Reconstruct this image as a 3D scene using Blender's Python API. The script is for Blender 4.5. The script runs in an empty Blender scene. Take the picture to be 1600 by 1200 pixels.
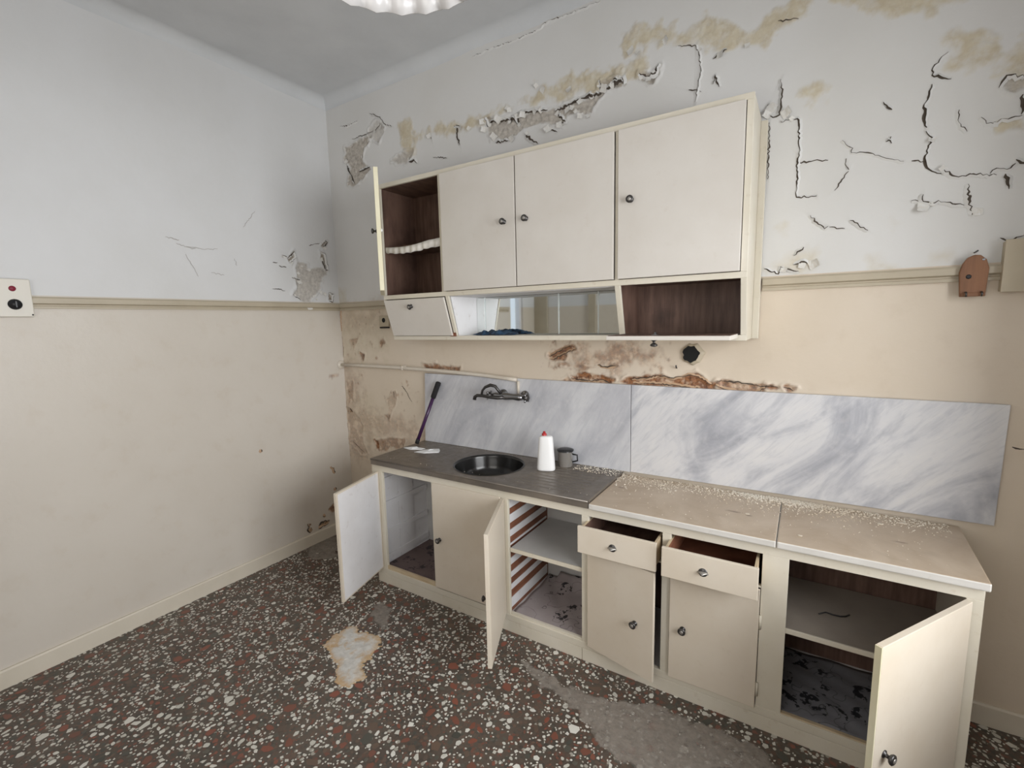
import bpy, bmesh, math, random
import numpy as np
from mathutils import Vector, Matrix
random.seed(7); rng = np.random.default_rng(7)
S = bpy.context.scene
COL = S.collection
PI = math.pi

# ------------------------------------------------------------------ camera, sky, lights, exposure
cam = bpy.data.cameras.new('camera'); camo = bpy.data.objects.new('camera', cam); COL.objects.link(camo)
YAW, PIT, ROL = 0.56331, -0.13353, -0.02276
fw = Vector((-math.sin(YAW)*math.cos(PIT), math.cos(YAW)*math.cos(PIT), math.sin(PIT)))
rt = Vector((math.cos(YAW), math.sin(YAW), 0)); up = rt.cross(fw)
c_, s_ = math.cos(ROL), math.sin(ROL)
r2 = rt*c_ + up*s_; u2 = up*c_ - rt*s_
mw = Matrix.Identity(4)
for i in range(3):
    mw[i][0] = r2[i]; mw[i][1] = u2[i]; mw[i][2] = -fw[i]
mw.translation = (3.2267, -2.5205, 1.7148)
camo.matrix_world = mw
cam.sensor_width = 36; cam.lens = 732.73/1600*36; cam.clip_start = .02
S.camera = camo
S.view_settings.view_transform = 'Standard'; S.view_settings.look = 'None'
S.view_settings.gamma = 1; S.view_settings.use_curve_mapping = False
S.view_settings.exposure = 0.0
wd = bpy.data.worlds.new('sky'); S.world = wd; wd.use_nodes = True
bg = wd.node_tree.nodes['Background']; bg.inputs[0].default_value = (.80, .89, 1, 1); bg.inputs[1].default_value = 1.0
def area(name, loc, rot, sx, sy, e, col):
    l = bpy.data.lights.new(name, 'AREA'); l.shape = 'RECTANGLE'; l.size = sx; l.size_y = sy; l.energy = e; l.color = col
    o = bpy.data.objects.new(name, l); COL.objects.link(o); o.location = loc; o.rotation_euler = rot; return o
# daylight through the wide window in the right wall, and the window in the wall behind the camera
RX0 = 4.25
area('daylight_side_window', (RX0+1.9, -2.2, 2.2), (0, PI/2, 0), 3.4, 3.6, 480, (.965, .985, 1))
area('daylight_window', (2.6, -3.26, 1.85), (PI/2, 0, 0), 1.5, 1.4, 19, (1, .945, .86))

# ------------------------------------------------------------------ materials
def mat(name, col, rough=.5, metal=0., spec=.5):
    m = bpy.data.materials.new(name); m.use_nodes = True
    b = m.node_tree.nodes['Principled BSDF']
    b.inputs['Base Color'].default_value = (*col, 1); b.inputs['Roughness'].default_value = rough
    b.inputs['Metallic'].default_value = metal; b.inputs['Specular IOR Level'].default_value = spec
    return m
class NT:
    def __init__(s, m): s.m = m; s.t = m.node_tree; s.n = s.t.nodes; s.b = s.n['Principled BSDF']
    def new(s, typ, **k):
        n = s.n.new(typ)
        for a, v in k.items(): setattr(n, a, v)
        return n
    def link(s, a, b): s.t.links.new(a, b)
    def coord(s): return s.new('ShaderNodeTexCoord').outputs['Object']
    def noise(s, scale, detail=4, rough=.55, vec=None, dist=0):
        n = s.new('ShaderNodeTexNoise'); n.inputs['Scale'].default_value = scale; n.inputs['Detail'].default_value = detail
        n.inputs['Roughness'].default_value = rough; n.inputs['Distortion'].default_value = dist
        s.link(vec if vec is not None else s.coord(), n.inputs['Vector']); return n.outputs['Fac']
    def ramp(s, fac, stops):
        r = s.new('ShaderNodeValToRGB'); e = r.color_ramp.elements
        while len(e) < len(stops): e.new(.5)
        for k, (p, c) in enumerate(stops):
            e[k].position = p; e[k].color = (*c, 1) if len(c) == 3 else c
        s.link(fac, r.inputs[0]); return r.outputs[0]
    def mix(s, fac, a, b, mode='MIX'):
        n = s.new('ShaderNodeMix', data_type='RGBA', blend_type=mode)
        for inp, v in ((n.inputs[0], fac), (n.inputs[6], a), (n.inputs[7], b)):
            if isinstance(v, (int, float)): inp.default_value = v
            elif isinstance(v, tuple): inp.default_value = (*v, 1)
            else: s.link(v, inp)
        return n.outputs[2]
    def math(s, op, a, b=0., clamp=False):
        n = s.new('ShaderNodeMath', operation=op, use_clamp=clamp)
        for inp, v in zip(n.inputs, (a, b)):
            if isinstance(v, (int, float)): inp.default_value = v
            else: s.link(v, inp)
        return n.outputs[0]
    def vmap(s, scale, rot=(0, 0, 0), vec=None):
        if any(rot):
            q = s.new('ShaderNodeMapping'); q.inputs['Rotation'].default_value = rot; s.link(vec if vec is not None else s.coord(), q.inputs['Vector']); vec = q.outputs[0]
        n = s.new('ShaderNodeMapping'); n.inputs['Scale'].default_value = scale
        s.link(vec if vec is not None else s.coord(), n.inputs['Vector']); return n.outputs[0]
    def col(s, c): s.link(c, s.b.inputs['Base Color'])
    def rough(s, r): s.link(r, s.b.inputs['Roughness'])
    def bump(s, h, strength=.2, dist=.01):
        n = s.new('ShaderNodeBump'); n.inputs['Strength'].default_value = strength; n.inputs['Distance'].default_value = dist
        s.link(h, n.inputs['Height']); s.link(n.outputs[0], s.b.inputs['Normal'])

WHITE = (.80, .80, .81); BEIGE = (.64, .56, .455)
def wall_mat(name, attr, b1=(.665, .60, .51), b2=(.60, .53, .44), w1=(.71, .71, .715), w2=(.645, .64, .63)):
    m = mat(name, WHITE, .7); t = NT(m)
    geo = t.coord(); sep = t.new('ShaderNodeSeparateXYZ'); t.link(geo, sep.inputs[0])
    low = t.math('LESS_THAN', sep.outputs[2], 1.893)
    big = t.noise(1.1, 5, .6); fine = t.noise(9, 5, .6)
    wcol = t.mix(t.ramp(big, [(.35, (0, 0, 0)), (.75, (1, 1, 1))]), w1, w2)
    bcol = t.mix(t.ramp(big, [(.3, (0, 0, 0)), (.7, (1, 1, 1))]), b1, b2)
    bcol = t.mix(t.math('MULTIPLY', t.ramp(fine, [(.55, (0, 0, 0)), (.8, (1, 1, 1))]), .25), bcol, (.50, .40, .29))
    c = t.mix(low, wcol, bcol)
    if attr:
        a = t.new('ShaderNodeAttribute', attribute_name='damage'); sp = t.new('ShaderNodeSeparateColor'); t.link(a.outputs['Color'], sp.inputs[0])
        n2 = t.noise(14, 8, .65); n3 = t.noise(42, 6, .65)
        tan = t.mix(t.ramp(n2, [(.35, (0, 0, 0)), (.65, (1, 1, 1))]), (.53, .45, .32), (.63, .57, .445))
        sf = t.math('MULTIPLY', sp.outputs[0], t.ramp(t.noise(9, 9, .7), [(.28, (.15, .15, .15)), (.52, (1, 1, 1))]), True)
        c = t.mix(sf, c, tan)
        pl = t.mix(t.ramp(n3, [(.35, (0, 0, 0)), (.7, (1, 1, 1))]), (.26, .215, .17), (.60, .545, .465))
        c = t.mix(sp.outputs[1], c, pl)
        rc = t.mix(t.ramp(n3, [(.35, (0, 0, 0)), (.62, (1, 1, 1))]), (.07, .022, .010), (.34, .15, .062))
        rc = t.mix(t.ramp(n2, [(.50, (0, 0, 0)), (.62, (1, 1, 1))]), rc, (.60, .44, .31))
        c = t.mix(a.outputs['Alpha'], c, rc)
        c = t.mix(sp.outputs[2], c, (.09, .065, .045))
    t.col(c)
    t.rough(t.mix(low, (.75, .75, .75), (.42, .42, .42)))
    t.bump(t.math('ADD', t.noise(30, 4), t.math('MULTIPLY', big, 2.)), .12, .01)
    return m
M = {}
M['wall_damaged'] = wall_mat('damaged_back_wall_paint', True, (.69, .60, .495), (.63, .535, .42), (.71, .70, .685), (.65, .635, .605)); M['wall_left'] = wall_mat('two_tone_left_wall_paint', True, (.655, .605, .54), (.60, .545, .475))
M['wall_plain'] = wall_mat('two_tone_wall_paint', False)

def paint(name, c1, c2, rough=.42, dirt=(.40, .30, .2), damt=.14):
    m = mat(name, c1, rough); t = NT(m)
    b = t.noise(3.2, 5, .6); f = t.noise(23, 6, .65)
    c = t.mix(t.ramp(b, [(.35, (0, 0, 0)), (.7, (1, 1, 1))]), c1, c2)
    c = t.mix(t.math('MULTIPLY', t.ramp(f, [(.60, (0, 0, 0)), (.80, (1, 1, 1))]), damt), c, dirt)
    t.col(c); t.bump(t.noise(60, 3), .06, .004); return m
M['cream'] = paint('cream_cabinet_paint', (.655, .615, .565), (.61, .565, .51))
M['base_cream'] = paint('warm_cream_base_paint', (.69, .615, .515), (.64, .555, .445), .42, (.40, .30, .2), .16)
M['cream_frame'] = paint('cream_frame_paint', (.69, .64, .545), (.63, .575, .465), .45, (.38, .27, .15), .4)
M['cream_edge'] = paint('yellowed_cream_edge', (.80, .75, .56), (.72, .66, .46), .45)
M['trim'] = paint('beige_trim_paint', (.50, .435, .33), (.43, .37, .275), .45)
M['base'] = paint('pale_beige_baseboard_paint', (.68, .62, .52), (.62, .56, .46), .45)
M['inner_white'] = paint('off_white_inside_paint', (.78, .77, .78), (.70, .68, .68), .5, (.36, .28, .24), .45)
M['shelf_brown'] = paint('dingy_brown_shelf_paint', (.34, .295, .25), (.26, .22, .185), .5)
M['shelf_grey'] = paint('greyish_shelf_paint', (.60, .59, .575), (.50, .49, .475), .5)
M['ceiling'] = paint('grey_white_ceiling_paint', (.66, .67, .68), (.60, .61, .62), .8, (.5, .47, .42), .15)
def wood(name, a, b, sc=(1, 1, 14)):
    m = mat(name, a, .6); t = NT(m)
    g = t.noise(3.5, 6, .6, t.vmap(sc)); l = t.noise(5, 4)
    c = t.mix(t.ramp(g, [(.35, (0, 0, 0)), (.65, (1, 1, 1))]), a, b)
    c = t.mix(t.math('MULTIPLY', t.ramp(l, [(.55, (0, 0, 0)), (.75, (1, 1, 1))]), .6), c, (a[0]*.4, a[1]*.4, a[2]*.4))
    t.col(c); return m
M['dark_wood'] = wood('bare_brown_wood_inside', (.085, .045, .033), (.165, .095, .069), (9, 3, 1))
M['red_wood'] = wood('reddish_bare_wood', (.17, .062, .034), (.27, .11, .06), (2, 2, 12))
M['plank'] = wood('key_rack_wood', (.19, .085, .04), (.27, .125, .06), (8, 8, 1))
M['raw_edge'] = wood('raw_wood_edge', (.50, .38, .24), (.62, .50, .34), (2, 2, 9))
M['chrome'] = mat('worn_chrome', (.30, .30, .31), .28, 1)
M['knob'] = mat('dark_nickel_knob', (.085, .08, .078), .34, .8)
M['knob_disc'] = mat('pale_knob_centre', (.36, .34, .315), .4, .7)
M['black'] = mat('black_plastic', (.012, .012, .014), .35)
M['hole'] = mat('hole_black', (.008, .008, .008), .9)  # flat black stands in for the shade inside the wall and socket openings
M['mirror'] = mat('silvered_mirror', (.80, .83, .82), .03, 1)
m = mat('bevelled_glass_edge', (.86, .92, .92), .12, .35, .8); M['glass_edge'] = m
M['pipe'] = paint('painted_pipe', (.62, .55, .46), (.70, .64, .56), .32)
M['purple'] = mat('dark_purple_lacquered_tube', (.045, .012, .06), .3)
M['foam'] = mat('black_foam_grip', (.012, .011, .012), .85)
M['paper'] = mat('white_paper', (.82, .82, .82), .8)
M['plastic_white'] = mat('white_plastic', (.84, .83, .82), .38)
M['red'] = mat('red_plastic', (.42, .03, .03), .35)
M['lamp_red'] = mat('dark_red_pilot_lens', (.24, .02, .045), .25)
M['switch'] = mat('yellowed_switch_plate', (.70, .66, .585), .4)
M['steel'] = mat('polished_steel', (.60, .575, .54), .25, .7)
M['box_paint'] = paint('beige_box_paint', (.48, .41, .30), (.43, .365, .265), .5)
M['flake'] = paint('curled_white_paint', (.74, .73, .71), (.66, .62, .55), .75)
M['crumb'] = paint('plaster_crumb', (.76, .71, .62), (.60, .50, .38), .9)
M['crust'] = None
M['gap'] = mat('dark_open_crack', (.085, .066, .05), .9); M['hairline'] = mat('grey_hairline_crack', (.36, .335, .31), .9); M['lip_beige'] = mat('lifted_beige_paint', (.50, .34, .22), .7); M['lip'] = mat('lifted_white_paint', (.70, .69, .67), .75)
# stainless sink top, dulled brown-grey
m = mat('dull_grey_sink_steel', (.15, .135, .125), .36, .35, .6); t = NT(m); n = t.noise(7, 6, .6)
t.col(t.mix(t.ramp(n, [(.4, (0, 0, 0)), (.75, (1, 1, 1))]), (.16, .138, .118), (.225, .19, .155)))
t.rough(t.ramp(t.noise(25, 5), [(.3, (.3, .3, .3)), (.7, (.5, .5, .5))])); M['sink'] = m
M['basin'] = mat('dark_basin_steel', (.035, .034, .033), .2, .6, .6)
# white-grey marble of the worktop, stained
m = mat('stained_white_marble', (.6, .57, .52), .32); t = NT(m)
a = t.noise(2.2, 8, .6, dist=1.2); b = t.noise(8, 6, .6, t.vmap((1, 2.2, 1), (0, 0, .5)))
c = t.mix(t.ramp(a, [(.3, (0, 0, 0)), (.7, (1, 1, 1))]), (.55, .45, .345), (.385, .285, .19))
c = t.mix(t.math('MULTIPLY', t.ramp(b, [(.55, (0, 0, 0)), (.8, (1, 1, 1))]), .5), c, (.34, .26, .175))
geo = t.new('ShaderNodeNewGeometry'); wob = t.noise(30, 5, .6)
for (sx, sy, a1, b1) in ((2.445, -.245, 17, 38), (2.99, -.30, 12, 34), (3.05, -.315, 26, 40), (3.57, -.31, 15, 36)):
    q = t.new('ShaderNodeMapping'); q.inputs['Scale'].default_value = (a1, b1, 0); q.inputs['Location'].default_value = (-sx*a1, -sy*b1, 0); t.link(geo.outputs['Position'], q.inputs[0])
    ln_ = t.new('ShaderNodeVectorMath', operation='LENGTH'); t.link(q.outputs[0], ln_.inputs[0])
    f = t.ramp(t.math('ADD', ln_.outputs['Value'], t.math('MULTIPLY', wob, 1.1)), [(.55, (.75, .75, .75)), (1., (0, 0, 0))])
    c = t.mix(f, c, (.085, .042, .024))
t.col(c); M['marble_top'] = m
M['marble_edge'] = paint('clean_white_marble_edge', (.68, .655, .615), (.56, .53, .49), .35, (.38, .31, .24), .5)
# blue-grey streaked marble of the backsplash
def splash_mat(name, rot, dist, seed, an, stops):
    m = mat(name, (.6, .6, .63), .28); t = NT(m)
    co = t.coord(); mp = t.new('ShaderNodeMapping'); mp.inputs['Location'].default_value = (seed, 0, seed*.7); t.link(co, mp.inputs[0])
    v = t.vmap((1.0, 1, an), (0, rot, 0), mp.outputs[0]); v2 = t.vmap((2.2, 1, 14), (0, rot, 0), mp.outputs[0])
    a = t.noise(1.55, 7, .58, v, dist); b = t.noise(3.4, 5, .6, v2, dist*.5); d = t.noise(26, 5, .6, mp.outputs[0])
    c = t.ramp(a, stops)
    c = t.mix(t.math('MULTIPLY', t.ramp(b, [(.50, (0, 0, 0)), (.70, (1, 1, 1))]), .30), c, (.36, .37, .42))
    c = t.mix(t.math('MULTIPLY', t.ramp(d, [(.5, (0, 0, 0)), (.8, (1, 1, 1))]), .3), c, (.76, .74, .72))
    t.col(c); return m
M['splash_left'] = splash_mat('grey_streaked_marble', 1.05, .9, 3.1, 3.4, [(.28, (.40, .405, .44)), (.45, (.52, .52, .55)), (.6, (.62, .62, .64)), (.78, (.68, .675, .68))])
M['splash_right'] = splash_mat('cloudy_white_marble', .80, 1.7, 9.2, 2.3, [(.30, (.31, .315, .355)), (.42, (.47, .475, .51)), (.54, (.66, .655, .67)), (.74, (.74, .725, .715))])
# terrazzo bed
m = mat('terrazzo_bed', (.1, .085, .07), .38); t = NT(m)
co = t.coord(); vo = t.new('ShaderNodeTexVoronoi'); vo.inputs['Scale'].default_value = 58; vo.inputs['Randomness'].default_value = 1; t.link(co, vo.inputs['Vector'])
sp = t.new('ShaderNodeSeparateColor'); t.link(vo.outputs['Color'], sp.inputs[0])
rr = t.new('ShaderNodeValToRGB'); rr.color_ramp.interpolation = 'CONSTANT'
stops = [(0, (.088, .068, .054)), (.30, (.115, .068, .05)), (.48, (.058, .054, .045)), (.62, (.15, .064, .044)), (.70, (.085, .075, .06)), (.86, (.36, .34, .29)), (.92, (.062, .05, .041))]
while len(rr.color_ramp.elements) < len(stops): rr.color_ramp.elements.new(.5)
for k, (p, c) in enumerate(stops): rr.color_ramp.elements[k].position = p; rr.color_ramp.elements[k].color = (*c, 1)
t.link(sp.outputs[0], rr.inputs[0])
edge = t.ramp(vo.outputs['Distance'], [(.45, (0, 0, 0)), (.62, (1, 1, 1))])
dust = t.ramp(t.noise(2.5, 6, .6), [(.42, (0, 0, 0)), (.78, (1, 1, 1))])
t.col(t.mix(t.math('MULTIPLY', dust, .2), t.mix(edge, rr.outputs[0], (.085, .064, .05)), (.27, .23, .19)))
t.rough(t.ramp(t.noise(12, 5), [(.3, (.3, .3, .3)), (.7, (.55, .55, .55))])); M['floor'] = m
def chip_mat(name, c1, c2):
    m = mat(name, c1, .36); t = NT(m); oi = t.new('ShaderNodeObjectInfo')
    c = t.mix(oi.outputs['Random'], c1, c2)
    t.col(t.mix(t.math('MULTIPLY', t.noise(45, 5), .6), c, (c1[0]*.55, c1[1]*.55, c1[2]*.55))); return m
CH = [((.82, .80, .73), (.60, .58, .51)), ((.27, .09, .058), (.16, .075, .052)), ((.065, .066, .055), (.12, .112, .09)), ((.16, .105, .075), (.10, .076, .06))]
CHN = ['white', 'red', 'green_black', 'brown']
M['chips'] = [chip_mat(CHN[i]+'_terrazzo_stone', *CH[i]) for i in range(4)]
m = mat('mixed_terrazzo_stone', (.3, .3, .3), .36); t = NT(m); a = t.new('ShaderNodeAttribute', attribute_name='stone')
t.col(t.mix(t.math('MULTIPLY', t.noise(60, 4), .35), a.outputs['Color'], (.05, .045, .04))); M['chip_mix'] = m
# liner paper with dark sprigs, pressed flat in the bottoms of the cupboards
def liner(name, c1, c2, ink):
    m = mat(name, c1, .6); t = NT(m)
    w = t.noise(6, 5, .6); c = t.mix(w, c1, c2)
    v = t.new('ShaderNodeTexVoronoi'); v.inputs['Scale'].default_value = 9; t.link(t.vmap((1, 1, .01)), v.inputs['Vector'])
    nn = t.noise(34, 3, .6)
    f = t.math('MULTIPLY', t.math('LESS_THAN', v.outputs['Distance'], .44), t.math('GREATER_THAN', nn, .545))
    ln = t.math('MULTIPLY', t.math('LESS_THAN', t.math('ABSOLUTE', t.math('SUBTRACT', t.noise(7, 2), .5)), .006), .5)
    t.col(t.mix(t.math('MAXIMUM', f, ln), c, ink)); return m
M['liner_pale'] = liner('pale_sprigged_shelf_paper', (.46, .41, .41), (.30, .25, .245), (.03, .026, .03))
M['liner_dark'] = liner('dim_sprigged_shelf_paper', (.26, .26, .28), (.18, .175, .19), (.02, .02, .025))
M['liner_brown'] = liner('soiled_brown_shelf_paper', (.20, .14, .13), (.11, .075, .07), (.04, .03, .03))
# frilled cloth
m = mat('white_frill_cloth', (.76, .72, .68), .85); M['frill'] = m
m = mat('blue_patterned_cloth', (.05, .1, .2), .8); t = NT(m)
t.col(t.ramp(t.noise(28, 4, .6), [(.40, (.010, .014, .025)), (.52, (.018, .06, .13)), (.68, (.07, .13, .20))])); M['blue'] = m
m = mat('white_pressed_glass', (.80, .78, .77), .25); t = NT(m)
t.b.inputs['Transmission Weight'].default_value = .25; t.b.inputs['Subsurface Weight'].default_value = 0
M['glass_shade'] = m
# limescale crust and cement smear
def crust(name, c1, c2, rim, alpha):
    m = mat(name, c1, .75); t = NT(m)
    a = t.new('ShaderNodeAttribute', attribute_name='edge'); n = t.noise(26, 7, .65); n2 = t.noise(70, 5, .6)
    c = t.mix(t.ramp(n, [(.35, (0, 0, 0)), (.68, (1, 1, 1))]), c1, c2)
    c = t.mix(t.math('MULTIPLY', a.outputs['Fac'], t.ramp(n2, [(.3, (.5, .5, .5)), (.6, (1, 1, 1))]), True), c, rim)
    if not alpha: c = t.mix(t.math('MULTIPLY', t.ramp(t.noise(11, 7, .65), [(.52, (0, 0, 0)), (.64, (1, 1, 1))]), .7), c, rim)
    t.col(c)
    if alpha:
        t.link(t.math('MULTIPLY', t.math('SUBTRACT', t.math('ADD', t.math('MULTIPLY', n, 1.5), alpha), t.math('MULTIPLY', a.outputs['Fac'], 1.2)), 1., True), t.b.inputs['Alpha'])
    t.bump(n2, .4, .01); return m
M['crust'] = crust('limescale_crust', (.66, .64, .60), (.50, .48, .45), (.50, .31, .13), 0)
M['smear'] = crust('grey_cement_smear', (.38, .335, .29), (.27, .235, .20), (.17, .13, .1), -.10)

# ------------------------------------------------------------------ mesh helpers
class MB:
    def __init__(s): s.v = []; s.f = []
    def add(s, vs, fs):
        o = len(s.v); s.v += [tuple(v) for v in vs]; s.f += [tuple(i+o for i in f) for f in fs]; return s
    def box(s, x0, x1, y0, y1, z0, z1):
        x0, x1 = sorted((x0, x1)); y0, y1 = sorted((y0, y1)); z0, z1 = sorted((z0, z1))
        return s.hexa([(x0, y0), (x1, y0), (x1, y1), (x0, y1)], z0, z1)
    def hexa(s, p, z0, z1):                       # polygon footprint (counter-clockwise) raised z0..z1
        n = len(p); vs = [(x, y, z0) for x, y in p] + [(x, y, z1) for x, y in p]
        fs = [tuple(range(n-1, -1, -1)), tuple(range(n, 2*n))] + [(i, (i+1) % n, n+(i+1) % n, n+i) for i in range(n)]
        return s.add(vs, fs)
    def prx(s, prof, x0, x1):                     # (y, z) profile along x
        n = len(prof); vs = [(x0, y, z) for y, z in prof] + [(x1, y, z) for y, z in prof]
        return s.add(vs, [tuple(range(n)), tuple(range(2*n-1, n-1, -1))] + [(i, n+i, n+(i+1) % n, (i+1) % n) for i in range(n)])
    def pry(s, prof, y0, y1):                     # (x, z) profile along y
        n = len(prof); vs = [(x, y0, z) for x, z in prof] + [(x, y1, z) for x, z in prof]
        return s.add(vs, [tuple(range(n)), tuple(range(2*n-1, n-1, -1))] + [(i, n+i, n+(i+1) % n, (i+1) % n) for i in range(n)])
    def tube(s, pts, r, k=10, caps=True):
        pts = [Vector(p) for p in pts]; rs = r if isinstance(r, (list, tuple)) else [r]*len(pts); o = len(s.v); prev = None
        for i, p in enumerate(pts):
            d = (pts[min(i+1, len(pts)-1)] - pts[max(i-1, 0)]).normalized()
            if prev is None:
                a = d.orthogonal().normalized()
            else:
                a = (prev - d*prev.dot(d)).normalized()
            prev = a; b = d.cross(a)
            for j in range(k):
                t = 2*PI*j/k; s.v.append(tuple(p + (a*math.cos(t) + b*math.sin(t))*rs[i]))
        for i in range(len(pts)-1):
            for j in range(k):
                s.f.append((o+i*k+j, o+i*k+(j+1) % k, o+(i+1)*k+(j+1) % k, o+(i+1)*k+j))
        if caps:
            s.f.append(tuple(o+j for j in range(k-1, -1, -1))); s.f.append(tuple(o+(len(pts)-1)*k+j for j in range(k)))
        return s
    def lathe(s, c, d, prof, k=20):               # prof: (radius, distance along d)
        d = Vector(d).normalized(); a = d.orthogonal().normalized(); b = d.cross(a); c = Vector(c); o = len(s.v)
        for r, h in prof:
            for j in range(k):
                t = 2*PI*j/k; s.v.append(tuple(c + d*h + (a*math.cos(t) + b*math.sin(t))*max(r, 1e-5)))
        for i in range(len(prof)-1):
            for j in range(k):
                s.f.append((o+i*k+j, o+i*k+(j+1) % k, o+(i+1)*k+(j+1) % k, o+(i+1)*k+j))
        return s
    def grid(s, P):                               # P: rows of points
        o = len(s.v); R, Cn = len(P), len(P[0])
        for row in P: s.v += [tuple(p) for p in row]
        s.f += [(o+i*Cn+j, o+i*Cn+j+1, o+(i+1)*Cn+j+1, o+(i+1)*Cn+j) for i in range(R-1) for j in range(Cn-1)]
        return s
    def mesh(s, name, material, off=(0, 0, 0), bevel=0, smooth=False, fix=True):
        me = bpy.data.meshes.new(name); ox, oy, oz = off
        me.from_pydata([(x-ox, y-oy, z-oz) for x, y, z in s.v], [], s.f)
        bm = bmesh.new(); bm.from_mesh(me)
        if fix: bmesh.ops.recalc_face_normals(bm, faces=bm.faces)
        if bevel:
            es = [e for e in bm.edges if len(e.link_faces) == 2 and e.calc_face_angle(0) > .5]
            bmesh.ops.bevel(bm, geom=es, offset=bevel, segments=2, profile=.5, affect='EDGES', clamp_overlap=True)
        bm.to_mesh(me); bm.free()
        if smooth:
            for p in me.polygons: p.use_smooth = True
        me.materials.append(material); return me
def link(name, me, parent=None):
    o = bpy.data.objects.new(name, me); COL.objects.link(o)
    if parent is not None: o.parent = parent
    return o
def tag(o, label, cat, group=None, kind=None):
    if label: o['label'] = label
    if cat: o['category'] = cat
    if group: o['group'] = group
    if kind: o['kind'] = kind
    return o
def thing(name, label, cat, loc, group=None):
    o = bpy.data.objects.new(name, None); COL.objects.link(o); o.location = loc; o.empty_display_size = .1
    o['at'] = list(loc); return tag(o, label, cat, group)
def base_of(o):
    while o.parent is not None: o = o.parent
    return tuple(o['at']) if 'at' in o else tuple(o.location)
def part(parent, name, mb, material, bevel=0, smooth=False, label=None, kind=None):
    o = link(name, mb.mesh(name, material, base_of(parent), bevel, smooth), parent)
    if label: o['label'] = label
    if kind: o['kind'] = kind
    return o
def solo(name, mb, material, label, cat, loc, bevel=0, smooth=False, group=None):
    o = link(name, mb.mesh(name, material, loc, bevel, smooth)); o.location = loc; o['at'] = list(loc)
    return tag(o, label, cat, group)
def struct(name, mb, material, bevel=0, smooth=False, parent=None):
    o = link(name, mb.mesh(name, material, (0, 0, 0), bevel, smooth), parent)
    if parent is None: o['kind'] = 'structure'
    return o
def strip_at(o):
    if 'at' in o: del o['at']

# ------------------------------------------------------------------ numpy noise and masks for the damaged plaster
def vnoise(X, Z, f, seed):
    r = np.random.default_rng(seed); T = r.random((128, 128))
    x = X*f + 40; z = Z*f + 40; xi = np.floor(x).astype(int); zi = np.floor(z).astype(int)
    fx = x-xi; fz = z-zi; fx = fx*fx*(3-2*fx); fz = fz*fz*(3-2*fz)
    g = lambda a, b: T[a % 128, b % 128]
    return (g(xi, zi)*(1-fx)+g(xi+1, zi)*fx)*(1-fz) + (g(xi, zi+1)*(1-fx)+g(xi+1, zi+1)*fx)*fz - .5
def fbm(X, Z, f, seed, o=4):
    s = 0; a = 1
    for k in range(o): s = s + a*vnoise(X, Z, f*2**k, seed+k); a *= .55
    return s
def seg_dist(X, Z, pts, closed=False):
    d = np.full(X.shape, 9.); n = len(pts)
    for i in range(n if closed else n-1):
        (ax, az), (bx, bz) = pts[i], pts[(i+1) % n]
        vx, vz = bx-ax, bz-az; L = vx*vx+vz*vz+1e-12
        t = np.clip(((X-ax)*vx+(Z-az)*vz)/L, 0, 1)
        d = np.minimum(d, np.hypot(X-ax-t*vx, Z-az-t*vz))
    return d
def inside(X, Z, pts):
    r = np.zeros(X.shape, bool); n = len(pts)
    for i in range(n):
        (ax, az), (bx, bz) = pts[i], pts[(i+1) % n]
        c = ((az > Z) != (bz > Z)) & (X < (bx-ax)*(Z-az)/((bz-az) if abs(bz-az) > 1e-12 else 1e-12)+ax)
        r ^= c
    return r
def window_of(X, Z, pts, m):
    p = np.array(pts); return np.where((X > p[:, 0].min()-m) & (X < p[:, 0].max()+m) & (Z > p[:, 1].min()-m) & (Z < p[:, 1].max()+m))[0]
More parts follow.
